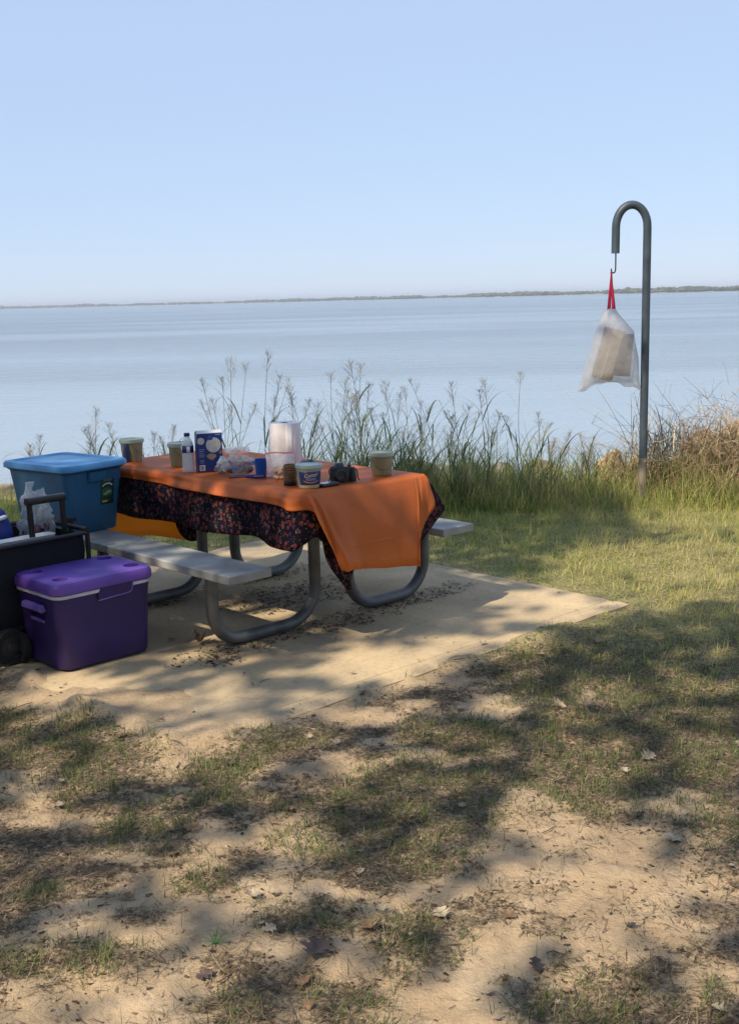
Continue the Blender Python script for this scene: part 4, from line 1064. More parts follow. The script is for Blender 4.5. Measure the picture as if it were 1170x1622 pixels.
ko = [((0, TL), (-.014, TL + .01, .70)), ((0, TL - .04), (-.018, TL - .04, .712)), ((0, 1.3), (-.02, 1.3, .712)), ((0, .9), (-.02, .9, .708)), ((0, .5), (-.022, .5, .712)), ((0, .2), (-.022, .2, .708)), ((0, .08), (-.026, .07, .695)), ((0, .0), (.004, -.035, .70)),
      ((.006, 0), (.035, -.055, .64)), ((.012, 0), (.085, -.07, .52)), ((.02, 0), (.140, -.072, .402)), ((.05, 0), (.175, -.072, .398)), ((.2, 0), (.30, -.068, .378)), ((.4, 0), (.44, -.065, .358)), ((.6, 0), (.575, -.06, .342)), ((.70, 0), (.64, -.06, .335)),
      ((.725, 0), (.655, -.055, .337)), ((.75, 0), (.70, -.035, .47)), ((TW, 0), (.80, -.01, .63)), ((TW, .05), (TW + .022, .06, .70)), ((TW, .4), (TW + .02, .4, .71)), ((TW, 1.0), (TW + .02, 1.0, .71)), ((TW, TL - .04), (TW + .018, TL - .04, .71)), ((TW, TL), (TW - .06, TL + .03, .45)),
      ((.7, TL), (.66, TL + .045, .22)), ((.35, TL), (.33, TL + .045, .285)), ((.05, TL), (.0, TL + .045, .37)), ((.0, TL), (-.014, TL + .01, .70))]
o = cloth('orange_tablecloth', TZ + .010, ko, ORG, 8, 12, .009, 5, .019)
tag(o, 'orange plastic tablecloth with its near end hanging down in a square flap', 'tablecloth')
TOP = TZ + .0145     # where things stand

# ------------------------------------------------------------------ things on the table
def at_table(name, t, s, label, cat, group=None, rz=0.0, z=None):
    r = empty(name, L3(t, s, TOP if z is None else z), TA + rz)
    return tag(r, label, cat, group)
CREAM = pbr('cream_plastic', (0.36, 0.36, 0.24), 0.45, 0.05, 8)
OLIVE = pbr('olive_bucket_plastic', (0.30, 0.29, 0.165), 0.45, 0.06, 8)
PALEGREEN = pbr('pale_green_lid_plastic', (0.40, 0.44, 0.33), 0.45, 0.05, 8)
WHITE = pbr('white_plastic', (0.72, 0.72, 0.73), 0.4, 0.04, 8)
DKBLUE = pbr('dark_blue_print', (0.010, 0.028, 0.16), 0.4, 0.06, 12)
NAVY = pbr('navy_plastic', (0.012, 0.018, 0.07), 0.4, 0.08, 20)
BLACKP = pbr('black_plastic', (0.012, 0.012, 0.014), 0.4, 0.15, 20)
CHARC = pbr('charcoal_plastic', (0.035, 0.035, 0.04), 0.5, 0.15, 20)
WIRE = pbr('bail_wire', (0.14, 0.14, 0.13), 0.4, 0.1, 20, metal=.6)

def bucket(t, s, label, lid=True, rz=0.0, sc=1.0):
    r = at_table('bucket', t, s, label, 'bucket', 'olive green buckets on the table', rz)
    h = .108 * sc
    b = MB(); b.lathe([(.0, 0), (.048 * sc, 0), (.050 * sc, .004), (.058 * sc, h), (.0605 * sc, h), (.0605 * sc, h - .008), (.0575 * sc, h - .012)] if False else [(.0475 * sc, 0), (.0495 * sc, .004), (.0575 * sc, h - .016), (.0605 * sc, h - .015), (.0608 * sc, h - .002), (.0590 * sc, h), (.0560 * sc, h), (.0552 * sc, h - .02), (.048 * sc, .008), (.001, .006)], 40, caps=(True, True))
    b.build('tub', OLIVE, r, smooth=40)
    if lid:
        b = MB(); b.lathe([(.0625 * sc, h - .012), (.0640 * sc, h - .011), (.0640 * sc, h + .005), (.062 * sc, h + .009), (.057 * sc, h + .009), (.055 * sc, h + .005), (.001, h + .005)], 40)
        b.build('lid', PALEGREEN, r, smooth=40)
    b = MB()
    P = [(math.cos(a_) * .061 * sc, -.012 - .052 * sc * math.sin(a_) * .55 if False else -math.sin(a_) * .060 * sc, h * .80 - math.sin(a_) * h * .52) for a_ in np.linspace(0, PI, 17)]
    P = [(x, y - .001, z) for x, y, z in P]
    b.tube(P, .0013, 6); b.build('bail_handle', WIRE, r, smooth=80)
    return r
bucket(.61, .13, 'lidded olive green bucket standing alone at the right end of the table', True, -.5)
bucket(.16, 1.26, 'olive bucket half hidden behind the blue cracker box', True, .4, 1.1)
bucket(.10, 1.66, 'olive bucket at the far left table corner beside the blue bin', True, .9, 1.1)
# navy topped bottle in front of the far left bucket
r = at_table('small_bottle', .045, 1.63, 'small navy bottle top between the far bucket and the blue bin', 'bottle')
b = MB(); b.lathe([(.02, 0), (.021, .06), (.017, .075), (.016, .098), (.013, .102), (.001, .103)], 20); b.build('body', NAVY, r)

# paper towels
r = at_table('paper_towel_roll', .51, .775, 'white paper towel roll standing upright on the orange cloth', 'paper towels')
b = MB(); h = .235
b.lathe([(.0195, .0), (.083, 0), (.0845, .003), (.0845, h - .003), (.083, h), (.0195, h), (.0195, .0)], 56, caps=(False, False))
b.build('paper', pbr('paper_towel', (0.74, 0.70, 0.71), .95, .03, 30, .25, 160), r, smooth=40)
b = MB(); b.lathe([(.0175, -.0), (.0188, 0), (.0188, h + .001), (.0175, h + .001), (.0175, 0)], 24, caps=(False, False)); b.build('cardboard_core', pbr('core_card', (.30, .22, .14), .9), r)
b = MB(); b.loft([[(.0846 * math.cos(a_) * k_, .0846 * math.sin(a_) * k_, z) for a_ in np.linspace(-2.2, -1.75, 6)] for z, k_ in ((.004, 1.004), (h * .5, 1.008), (h - .003, 1.004))], (False, False), closed=False)
b.build('loose_sheet', bpy.data.materials['paper_towel'], r, solid=.0006)

# water bottle
r = at_table('water_bottle', .045, 1.02, 'clear plastic water bottle with blue and white label and blue cap', 'water bottle')
m, nt, out = mat_new('bottle_plastic'); L_ = nt.links.new
pb = N(nt, 'ShaderNodeBsdfPrincipled'); pb.inputs['Base Color'].default_value = (.80, .86, .90, 1); pb.inputs['Roughness'].default_value = .12
tb = N(nt, 'ShaderNodeBsdfTransparent'); mx = N(nt, 'ShaderNodeMixShader'); mx.inputs['Fac'].default_value = .45
L_(pb.outputs['BSDF'], mx.inputs[1]); L_(tb.outputs['BSDF'], mx.inputs[2]); L_(mx.outputs['Shader'], out.inputs['Surface'])
prof = [(.026, 0), (.031, .004), (.0315, .02)]
for k in range(5): prof += [(.0315, .024 + k * .016), (.0300, .032 + k * .016)]
prof += [(.0318, .104), (.0318, .142), (.030, .15), (.026, .165), (.018, .178), (.0135, .186), (.0135, .197)]
b = MB(); b.lathe(prof, 32); b.build('body', m, r, smooth=50)
b = MB(); b.lathe([(.0325, .105), (.0325, .141)], 32, caps=(False, False)); b.build('paper_label', DKBLUE, r, solid=.0006)
for a0, a1 in ((-2.3, -1.75), (.2, 1.0), (2.4, 3.1)):
    b = MB(); b.loft([[(.0331 * math.cos(a_), .0331 * math.sin(a_), z) for a_ in np.linspace(a0, a1, 8)] for z in (.107, .139)], (False, False), closed=False)
    b.build('label_panel', WHITE, r, solid=.0004)
b = MB(); b.lathe([(.0150, .190), (.0155, .191), (.0155, .206), (.0140, .208), (.001, .208)], 24); b.build('cap', DKBLUE, r)

# blue cracker box
r = at_table('cracker_box', .135, .955, 'blue cardboard snack box with round white biscuit pictures', 'box', None, -.42)
bw, bd, bh = .135, .062, .205
b = MB(); b.box((0, 0, bh / 2), (bw, bd, bh)); b.build('carton', pbr('blue_carton', (.010, .035, .19), .35, .06, 12), r, bevel=.0015)
b = MB(); b.add([(-bw / 2, -bd / 2, bh), (bw / 2, -bd / 2, bh), (bw / 2 + .004, bd * .1, bh + .013), (-bw / 2 + .004, bd * .1, bh + .012), (bw / 2, bd / 2, bh + .001), (-bw / 2, bd / 2, bh + .001)], [(0, 1, 2, 3), (3, 2, 4, 5)])
b.build('top_flap', pbr('white_card', (.62, .62, .64), .6), r, solid=.0012, smooth=None)
def disc(c, rr, y, n=28, sx=1.0):
    return [(c[0] + rr * sx * math.cos(2 * PI * i / n), y, c[1] + rr * math.sin(2 * PI * i / n)) for i in range(n)]
def decal(name, mat, shapes, parent, y0=-bd / 2, t=.0007):
    b = MB()
    for pts in shapes:
        b.loft([pts, [(x, y - t, z) for x, y, z in pts]])
    return b.build(name, mat, parent, smooth=None)
BISC = pbr('printed_biscuit', (.62, .60, .55), .5, .1, 60)
decal('biscuit_picture', BISC, [disc((.020, .142), .040, -bd / 2)], r)
decal('biscuit_picture', BISC, [disc((-.046, .165), .0185, -bd / 2)], r)
decal('broken_biscuit_picture', pbr('printed_crumb', (.42, .28, .16), .5, .15, 80), [[(-.02, -bd / 2, .086), (.0, -bd / 2, .098), (.03, -bd / 2, .092), (.032, -bd / 2, .078), (.012, -bd / 2, .062), (-.008, -bd / 2, .07)], [(.045, -bd / 2, .10), (.062, -bd / 2, .115), (.066, -bd / 2, .098), (.055, -bd / 2, .09)]], r)
decal('emblem', pbr('emblem_blue', (.03, .07, .34), .4), [disc((.004, .182), .0145, -bd / 2 - .0007), ], r)
lines = []
for k in range(5): lines.append([(x, -bd / 2, z) for x, z in ((-.058, .118 - k * .0095), (-.058 + .030 - .004 * (k % 3), .118 - k * .0095), (-.058 + .030 - .004 * (k % 3), .1225 - k * .0095), (-.058, .1225 - k * .0095))])
for k in range(3): lines.append([(x, -bd / 2, z) for x, z in ((-.055, .062 - k * .007), (-.033, .062 - k * .007), (-.033, .0655 - k * .007), (-.055, .0655 - k * .007))])
lines.append([(x, -bd / 2, z) for x, z in ((.03, .194), (.06, .194), (.06, .199), (.03, .199))])
decal('small_print', pbr('pale_ink', (.20, .27, .50), .5), lines, r)
decal('nutrition_panel', WHITE, [[(x, -bd / 2, z) for x, z in ((-.058, .008), (-.029, .008), (-.029, .038), (-.058, .038))]], r)
decal('nutrition_print', NAVY, [[(x, -bd / 2 - .0007, z) for x, z in ((-.055, .012 + k * .0058), (-.033 - .003 * (k % 2), .012 + k * .0058), (-.033 - .003 * (k % 2), .015 + k * .0058), (-.055, .015 + k * .0058))] for k in range(4)], r)

# clear bags of food
CLEAR = film('clear_food_bag', (.80, .82, .86), .52, .12, .35, .5, 30)
def blob(mb, c, r, seed, n=3, amp=.25, M=None, freq=2.2):
    bm = bmesh.new(); bmesh.ops.create_icosphere(bm, subdivisions=n, radius=1)
    V = []
    for v_ in bm.verts:
        p = v_.co
        k = 1 + amp * float(vnoise(p.x * freq + seed, p.y * freq + p.z * 1.7, seed)) + amp * .5 * float(vnoise(p.z * freq * 2.3 + seed, p.x * freq * 2 - p.y * 2, seed + 1))
        V.append((c[0] + p.x * r[0] * k, c[1] + p.y * r[1] * k, c[2] + max(p.z * r[2] * k, -c[2] + .001)))
    mb.add(V, [tuple(x.index for x in f.verts) for f in bm.faces], M); bm.free()
r = at_table('bread_bag', .16, .71, 'knotted clear bag of brown bread rolls lying in front of the blue box', 'bag', None, -.55)
b = MB(); blob(b, (0, 0, .05), (.085, .05, .055), 3); 
b.tube(catmull([(-.045, .0, .085), (-.05, .005, .115), (-.052, .0, .13)], 4), [.03, .02, .012, .008, .009, .014, .022, .028, .030], 14, caps=(False, False))
for k in range(5): blob(b, (-.06 + .022 * k, .004 * (-1) ** k, .128 + .008 * (k % 2)), (.02, .012, .016), 20 + k, 2, .5)
b.build('film', CLEAR, r, smooth=60)
b = MB()
for k, (x, y, z) in enumerate(((-.05, -.012, .030), (-.008, -.016, .028), (.036, -.014, .030), (.012, .014, .048), (-.03, .012, .05))): blob(b, (x, y, z), (.029, .022, .021), 40 + k, 2, .15)
b.build('bread_roll', pbr('brown_bread', (.22, .12, .075), .8, .25, 60), r, smooth=80)
b = MB()
for k, (x, y, z) in enumerate(((-.02, -.046, .06), (.03, -.042, .065), (-.055, -.032, .07))):
    b.loft([rrect(.034, .014, .003, 0, 2), rrect(.034, .014, .003, .0008, 2)], M=Matrix.Translation((x, y, z)) @ Euler((1.1, .3 * k, .5 * k - .4)).to_matrix().to_4x4())
b.build('red_print', pbr('red_wrapper_print', (.40, .06, .06), .5), r)
for k, (x, y, z, c_) in enumerate(((.055, -.030, .062, 0), (-.035, -.044, .044, 0), (.0, -.03, .088, 1))):
    b = MB(); b.loft([rrect(.036, .022, .004, 0, 2), rrect(.036, .022, .004, .0008, 2)], M=Matrix.Translation((x, y, z)) @ Euler((1.0, .25 * k - .2, .6 * k - .5)).to_matrix().to_4x4())
    b.build('blue_print', pbr('blue_wrapper_print', (.04, .14, .42), .5) if c_ == 0 else pbr('yellow_wrapper_print', (.55, .45, .18), .5), r)
r = at_table('snack_wrapper', .14, .85, 'small white and red crumpled snack wrapper against the blue box', 'wrapper', None, .2)
b = MB(); blob(b, (0, 0, .035), (.042, .026, .040), 61, 3, .45, None, 3.5); b.build('foil', pbr('white_wrapper', (.55, .56, .58), .4, .25, 50, .6, 60, col2=(.20, .28, .36)), r, smooth=45)
b = MB(); blob(b, (.004, -.022, .020), (.033, .012, .012), 63, 2, .4); blob(b, (-.018, -.018, .044), (.013, .011, .009), 64, 2, .4); b.build('red_print', bpy.data.materials['red_wrapper_print'], r)
# zip bag with puffs
r = at_table('zip_bag', .25, .50, 'clear zip bag with a pink red zip strip, full of pale peanut shaped puffs', 'bag', None, -.45)
b = MB(); b.loft([rrect(.125, .05, .02, .001, 4), rrect(.135, .065, .025, .03, 4), rrect(.14, .05, .02, .07, 4), rrect(.146, .016, .007, .105, 4), rrect(.15, .003, .001, .122, 4)], (True, False)); o = b.build('film', CLEAR, r, smooth=70)
b = MB(); b.tube([(-.076, 0, .122), (-.03, .004, .124), (.03, -.003, .119), (.076, 0, .117)], .0034, 8); b.build('zip_strip', pbr('pink_zip', (.62, .12, .16), .4), r)
PUFF = pbr('peanut_puff', (.62, .36, .20), .85, .15, 60)
g = random.Random(5)
def puff_mesh(seed):
    b = MB(); b.tube(catmull([(-.019, 0, 0), (-.015, 0, .001), (-.008, 0, .001), (0, 0, 0), (.008, 0, .001), (.015, 0, .001), (.019, 0, 0)], 2), [.001, .0065, .0085, .0095, .0092, .008, .0072, .008, .0092, .0095, .0085, .0065, .001], 10); return b
PG = 'peanut shaped puffs in and beside the zip bag'
for k in range(15):
    t = .25 + g.uniform(-.045, .06); s = .50 + g.uniform(-.035, .03); z = TOP + .012 + (.014 * (k // 5))
    o = puff_mesh(k).build('peanut_puff', PUFF, None, smooth=80, loc=L3(t, s, z), rot=(g.uniform(-.5, .5), g.uniform(-.5, .5), g.uniform(0, 6)))
    tag(o, 'pale orange peanut shaped puff inside the clear zip bag', 'snack', PG)
for t, s, a_ in ((.185, .395, .3), (.215, .375, 1.6), (.165, .425, 2.3)):
    o = puff_mesh(3).build('peanut_puff', PUFF, None, smooth=80, loc=L3(t, s, TOP + .010), rot=(0, 0, a_))
    tag(o, 'loose orange peanut shaped puff spilled on the cloth before the zip bag', 'snack', PG)
# blue cup
r = at_table('plastic_cup', .20, .595, 'translucent bright blue plastic cup leaning between the two food bags', 'cup', None, 0)
b = MB(); b.lathe([(.026, 0), (.031, .085), (.032, .087), (.030, .086), (.0245, .004), (.001, .004)], 28); b.build('cup', pbr('blue_cup_plastic', (.012, .13, .52), .25, .08, 10, trans=.35), r)
# purple lighter
r = at_table('grill_lighter', .085, .565, 'dark violet wand lighter lying flat on the orange cloth', 'lighter', None, -.62)
b = MB(); b.loft([[(x, y * w, .011 + z * w) for y, z in ((-1, 0), (-.7, .9), (.7, .9), (1, 0), (.7, -.9), (-.7, -.9))] for x, w in ((.098, .004), (.094, .0095), (.05, .0115), (.02, .010), (-.005, .007), (-.012, .004))]); b.build('handle', pbr('violet_plastic', (.022, .016, .13), .35, .1, 20), r, smooth=45)
b = MB(); b.tube([(-.01, 0, .011), (-.092, 0, .011)], .0038, 8); b.build('barrel', NAVY, r)
b = MB(); b.box((.058, -.0105, .014), (.05, .002, .006)); b.build('sticker', pbr('lilac_print', (.22, .22, .45), .4), r)
r = at_table('snack_packet', .175, .545, 'thin pink and white packet lying behind the violet lighter', 'packet', None, -.7)
b = MB(); b.loft([rrect(.09, .022, .004, .001, 3), rrect(.086, .018, .004, .007, 3)]); b.build('sleeve', pbr('pink_packet', (.55, .34, .36), .5, .2, 90), r)
# ribbed jar
r = at_table('ribbed_jar', .105, .245, 'small brown ribbed jar with a black base beside the blue tub', 'jar')
prof = [(.028, .018)]
for k in range(6): prof += [(.0318, .022 + k * .0125), (.0322, .028 + k * .0125), (.0295, .0315 + k * .0125)]
prof += [(.030, .098), (.0275, .100), (.026, .094), (.001, .094)]
b = MB(); b.lathe(prof, 36); b.build('glass', pbr('brown_ribbed_glass', (.20, .105, .045), .3, .2, 30, trans=.25), r, smooth=50)
b = MB(); b.lathe([(.031, 0), (.0325, .003), (.0325, .017), (.030, .020)], 36); b.build('base', BLACKP, r)
# citronella tub
r = at_table('candle_tub', .115, .115, 'pale green lidded tub with a dark blue label lettered in pink and white', 'tub', None, -.50)
b = MB(); b.lathe([(.048, 0), (.050, .003), (.0595, .094), (.0605, .096), (.0605, .100)], 44); b.build('tub', PALEGREEN, r)
b = MB(); b.lathe([(.0625, .094), (.0645, .096), (.0645, .108), (.0625, .112), (.058, .112), (.056, .109), (.001, .109)], 44); b.build('lid', pbr('sage_lid', (.33, .42, .38), .4, .05), r)
def tubr(z): return .050 + (.0595 - .050) * (z - .003) / .091
b = MB(); b.loft([[((tubr(z) + .0006) * math.cos(a_), (tubr(z) + .0006) * math.sin(a_), z) for a_ in np.linspace(-PI / 2 - 1.15, -PI / 2 + 1.15, 26)] for z in np.linspace(.018, .082, 6)], (False, False), closed=False)
lb = b.build('printed_label', pbr('deep_blue_label', (.012, .035, .13), .45, .1, 30), r, solid=.0006)
def on_tub(v, zc, xo=0):
    out_ = []
    for x, y, z in v:
        zz = zc + y; rr = tubr(zz) + .0014 + z; a_ = -PI / 2 + (x + xo) / tubr(zz)
        out_.append((rr * math.cos(a_), rr * math.sin(a_), zz))
    return out_
b = MB(); v, f = text_geo('Cutter', .024, .0003, .0006); v = [(x, y + .12 * x, z) for x, y, z in v]; b.add(on_tub(v, .064), f); b.build('lettering', pbr('pale_pink_ink', (.62, .42, .44), .5), lb, smooth=None)
for k, (w, zz) in enumerate(((.05, .046), (.042, .040))):
    b = MB(); b.add(on_tub([(-w / 2 + w * i / 8, dz, 0) for dz in (0, .0035) for i in range(9)], zz), [(i, i + 1, i + 10, i + 9) for i in range(8)])
    b.build('small_print', pbr('grey_blue_ink', (.22, .30, .40), .5), lb, smooth=None, solid=.0003)
b = MB(); P = [(-.036 + .072 * i / 14) for i in range(15)]
b.add(on_tub([(x, -.010 + .009 * (x / .036) ** 2 + dz, 0) for dz in (0, .005) for x in P], .036), [(i, i + 1, i + 16, i + 15) for i in range(14)])
b.build('swoosh', pbr('salmon_ink', (.45, .20, .18), .5), lb, smooth=None, solid=.0003)
# crumpled blue cloth behind the tub
r = at_table('crumpled_cloth', .27, .30, 'crumpled blue plastic wrap peeking out behind the pale green tub', 'cloth')
b = MB(); blob(b, (0, 0, .045), (.05, .035, .05), 71, 3, .55, None, 3.2); b.build('wrap', pbr('blue_wrap', (.05, .10, .30), .35, .3, 40), r, smooth=40)
# black camera
r = at_table('camera', .315, .115, 'chunky black camera with grip and dangling strap on the orange cloth', 'camera', None, -.35)
b = MB(); b.loft([rrect(.092, .050, .008, 0, 3), rrect(.094, .052, .010, .004, 3), rrect(.094, .052, .010, .070, 3), rrect(.088, .046, .010, .076, 3)])
b.loft([rrect(.034, .062, .014, .001, 4, .058, -.004), rrect(.036, .066, .015, .02, 4, .058, -.004), rrect(.032, .060, .014, .064, 4, .056, -.003), rrect(.026, .05, .012, .072, 4, .055, -.003)])
b.build('body', BLACKP, r, smooth=40)
b = MB(); b.loft([rrect(.05, .040, .006, .074, 3, -.008), rrect(.040, .034, .006, .092, 3, -.008), rrect(.034, .03, .006, .096, 3, -.008)]); b.build('viewfinder_hump', pbr('blue_black_metal', (.03, .04, .07), .35, .1), r)
b = MB(); b.lathe([(.009, .072), (.009, .082), (.007, .084)], 20, (.048, 0, 0)); b.lathe([(.011, .072), (.011, .080)], 20, (-.036, 0, 0)); b.build('dial', CHARC, r)
Mx = Matrix.Translation((-.012, -.026, .038)) @ Matrix.Rotation(R(90), 4, 'X')
b = MB(); b.lathe([(.030, 0), (.030, .010), (.027, .012), (.027, .022), (.024, .023), (.022, .015), (.001, .013)], 30, M=Mx); b.build('lens', CHARC, r)
b = MB(); b.tube(catmull([(-.048, 0, .062), (-.058, -.008, .068), (-.064, -.012, .055), (-.060, -.018, .035), (-.075, -.03, .012), (-.09, -.05, .003)], 5), .0028, 6); b.build('strap', BLACKP, r); b = MB(); b.tube(catmull([(.074, 0, .065), (.086, -.006, .05), (.088, -.01, .02), (.094, -.014, .003)], 5), .0034, 6)
b.build('strap', BLACKP, r)
# flip phone / sunglasses case
r = at_table('phone', .205, .085, 'slim black phone with a pale edge lying before the camera', 'phone', None, .05)
b = MB(); b.loft([rrect(.115, .058, .010, 0, 4), rrect(.118, .060, .012, .004, 4), rrect(.118, .060, .012, .011, 4), rrect(.112, .055, .010, .0135, 4)]); b.build('case', BLACKP, r, smooth=50)
b = MB(); b.loft([rrect(.09, .044, .006, .0137, 3), rrect(.09, .044, .006, .0145, 3)]); b.build('screen', pbr('grey_glass', (.16, .17, .19), .12, .1), r)

# ------------------------------------------------------------------ blue storage bin on the near seat
BINB = pbr('blue_bin_plastic', (0.026, 0.135, 0.265), .42, .08, 5, .05, 80)
BINL = pbr('blue_lid_plastic', (0.07, 0.29, 0.58), .42, .06, 5)
r = empty('storage_bin', L3(-.30, 1.71, .447), TA + .16)
tag(r, 'blue lidded plastic storage bin standing on the near seat of the table', 'storage bin')
b = MB()
b.loft([rrect(.335, .43, .04, .0, 5), rrect(.345, .44, .045, .006, 5), rrect(.375, .485, .05, .20, 5), rrect(.40, .52, .05, .335, 5), rrect(.43, .55, .055, .348, 5), rrect(.43, .55, .055, .362, 5)])
b.loft([rrect(.11, .03, .010, .285, 3, 0, -.254), rrect(.12, .038, .012, .335, 3, 0, -.262)]); b.loft([rrect(.11, .03, .010, .285, 3, 0, .254), rrect(.12, .038, .012, .335, 3, 0, .262)])
b.build('tub', BINB, r, smooth=40)
b = MB(); b.loft([rrect(.448, .568, .06, .352, 5), rrect(.456, .576, .065, .354, 5), rrect(.456, .576, .065, .374, 5), rrect(.440, .560, .06, .385, 5), rrect(.375, .495, .05, .388, 5), rrect(.355, .475, .05, .378, 5), rrect(.30, .42, .05, .377, 5), rrect(.285, .405, .05, .382, 5)]); lid = b.build('lid', BINL, r, smooth=40)
# handle pads and sticker on the end facing the table's near end
def face_y(z): # front (-y) face of the tub
    return -(.44 + (.485 - .44) * (z - .006) / .194) / 2 if z < .2 else -(.485 + (.52 - .485) * (z - .2) / .135) / 2
def bin_decal(x0, x1, z0, z1, off, name, mat, par):
    b = MB(); b.loft([[(x, face_y(z) - off, z) for x in np.linspace(x0, x1, 4)] for z in np.linspace(z0, z1, 6)], (False, False), closed=False); return b.build(name, mat, par, solid=.0006)
stk = bin_decal(.035, .125, .145, .285, .0015, 'sticker', pbr('dark_green_sticker', (.020, .055, .035), .4, .2, 40), r)
def sticker_shape(pts, name, mat, off=.0024):
    b = MB(); v = [(x, face_y(z) - off, z) for x, z in pts]; b.add(v, [tuple(range(len(v)))]); return b.build(name, mat, stk, smooth=None, solid=.0005)
arc = [(.08 + .037 * math.cos(a_), .240 + .022 * math.sin(a_)) for a_ in np.linspace(.3, PI - .3, 10)] + [(.08 + .030 * math.cos(a_), .238 + .017 * math.sin(a_)) for a_ in np.linspace(PI - .3, .3, 10)]
sticker_shape(arc, 'white_arc', WHITE)
sticker_shape([(.08 + .036 * math.cos(a_), .212 + .026 * math.sin(a_)) for a_ in np.linspace(0, 2 * PI, 20, endpoint=False)], 'green_oval', pbr('leaf_green_ink', (.05, .17, .05), .4, .2, 60), .0021)
sticker_shape([(.052, .205), (.072, .207), (.074, .216), (.092, .220), (.108, .216), (.106, .208), (.086, .204), (.07, .198), (.054, .199)], 'script_mark', pbr('pale_script_ink', (.34, .42, .42), .4), .0029)
sticker_shape([(.046, .155), (.082, .155), (.082, .167), (.046, .167)], 'yellow_panel', pbr('yellow_ink', (.45, .42, .14), .4))

# ------------------------------------------------------------------ purple cooler
PURP = pbr('purple_cooler_plastic', (0.030, 0.014, 0.115), .5, .07, 5, .06, 160)
PURL = pbr('violet_lid_plastic', (0.13, 0.06, 0.36), .48, .07, 5, .06, 160)
PURD = pbr('violet_trim_plastic', (0.16, 0.11, 0.42), .45, .06, 6)
r = empty('cooler', L3(-.735, .80, 0), TA + .02)
tag(r, 'purple wheeled cooler with white seal strip and lid cup holders, standing before the wagon', 'cooler')
b = MB()
b.loft([rrect(.462, .352, .045, .012, 6), rrect(.478, .364, .05, .022, 6), rrect(.490, .372, .05, .14, 6), rrect(.505, .385, .05, .30, 6), rrect(.515, .392, .05, .352, 6)])
body = b.build('body', PURP, r, smooth=40)
# grip recess at the left end
bool_cut(body, MB().box((-.262, 0, .262), (.05, .14, .035)))
b = MB(); b.loft([rrect(.518, .396, .05, .352, 6), rrect(.528, .406, .055, .354, 6), rrect(.528, .406, .055, .368, 6), rrect(.518, .396, .05, .370, 6)])
b.build('seal_strip', pbr('white_seal', (.60, .60, .68), .4), r, smooth=40)
b = MB(); b.loft([rrect(.522, .400, .055, .370, 6), rrect(.544, .420, .06, .376, 6), rrect(.544, .420, .06, .408, 6), rrect(.528, .404, .06, .424, 6), rrect(.500, .376, .055, .430, 6)])
lid = b.build('lid', PURL, r, smooth=40)
cut = MB()
for x in (-.19, .19):
    for y in (-.12, .12): cut.lathe([(.036, .414), (.040, .45)], 26, (x, y, 0))
bool_cut(lid, cut)
for x in (-.19, .19):
    for y in (-.12, .12):
        b = MB(); b.lathe([(.0352, .4145), (.034, .4155), (.001, .4155)], 26, (x, y, 0)); b.build('cup_holder', pbr('dark_violet', (.05, .024, .17), .5) if 'dark_violet' not in bpy.data.materials else bpy.data.materials['dark_violet'], lid)
b = MB(); b.loft([rrect(.14, .17, .02, .4302, 4), rrect(.13, .16, .02, .4335, 4)]); b.build('raised_panel', PURL, lid, smooth=40)
# lid latch plate over the front seam
b = MB(); b.add([(-.03, -.2055, .374), (.135, -.2055, .374), (.135, -.2050, .345), (.120, -.2035, .326), (-.045, -.2035, .322), (-.05, -.204, .345)], [(0, 1, 2, 3, 4, 5)]); o = b.build('latch_plate', PURP, r, smooth=None, solid=.006)
b = MB(); b.tube(catmull([(.137, -.209, .372), (.134, -.208, .345), (.118, -.207, .326), (.04, -.206, .321), (-.05, -.206, .316)], 5), .0032, 6); b.build('latch_rim', PURD, r)
# moulding line and feet
for x in (-.17, .17):
    MB().lathe([(.022, 0), (.024, .002), (.024, .014)], 16, (x, -.12, 0)).build('foot', BLACKP, r)
# end handle
b = MB(); b.loft([[(x, y, z) for x, z in ((-.250, .285), (-.262, .318), (-.285, .312), (-.289, .290), (-.275, .281))] for y in (-.085, -.08, .08, .085)]); b.build('end_handle', PURD, r, bevel=.003)
b = MB(); b.loft([[(x, y, z) for x, z in ((-.246, .222), (-.251, .240), (-.257, .238), (-.257, .226))] for y in (-.06, .06)]); b.build('lower_rib', PURD, r, bevel=.002)
def wheel(mbt, mbr, c, rad, w):
    Mx = Matrix.Translation(c) @ Matrix.Rotation(R(90), 4, 'Y')
    mbt.lathe([(rad * .62, -w / 2), (rad * .93, -w / 2), (rad, -w / 2 + .008), (rad, w / 2 - .008), (rad * .93, w / 2), (rad * .62, w / 2), (rad * .62, -w / 2)], 30, M=Mx, caps=(False, False))
    mbr.lathe([(.012, -w / 2 - .004), (rad * .25, -w / 2 - .004), (rad * .27, -w / 2 + .008), (rad * .6, -w / 2 + .010), (rad * .64, -w / 2 + .002), (rad * .64, w / 2 - .002), (rad * .6, w / 2 - .01), (rad * .27, w / 2 - .008), (.012, w / 2 + .004)], 30, M=Mx)
RUB = pbr('black_tyre', (.012, .012, .013), .75, .2, 40)
for y in (-.02, .165) if False else (-.10, .12):
    pass
for y in (.03,):
    pass
for yy in (-.02,):
    t_, r_ = MB(), MB(); wheel(t_, r_, (-.272, .145, .072), .072, .042)
    w_ = t_.build('wheel', RUB, r, smooth=40); r_.build('rim', CHARC, w_, smooth=40)
t_, r_ = MB(), MB(); wheel(t_, r_, (.262 if False else -.262, -.0 + .245, .078), .078, .045)
b = MB(); b.tube([(-.25, .145, .072), (-.20, .145, .072)], .012, 10); b.build('axle', CHARC, r)

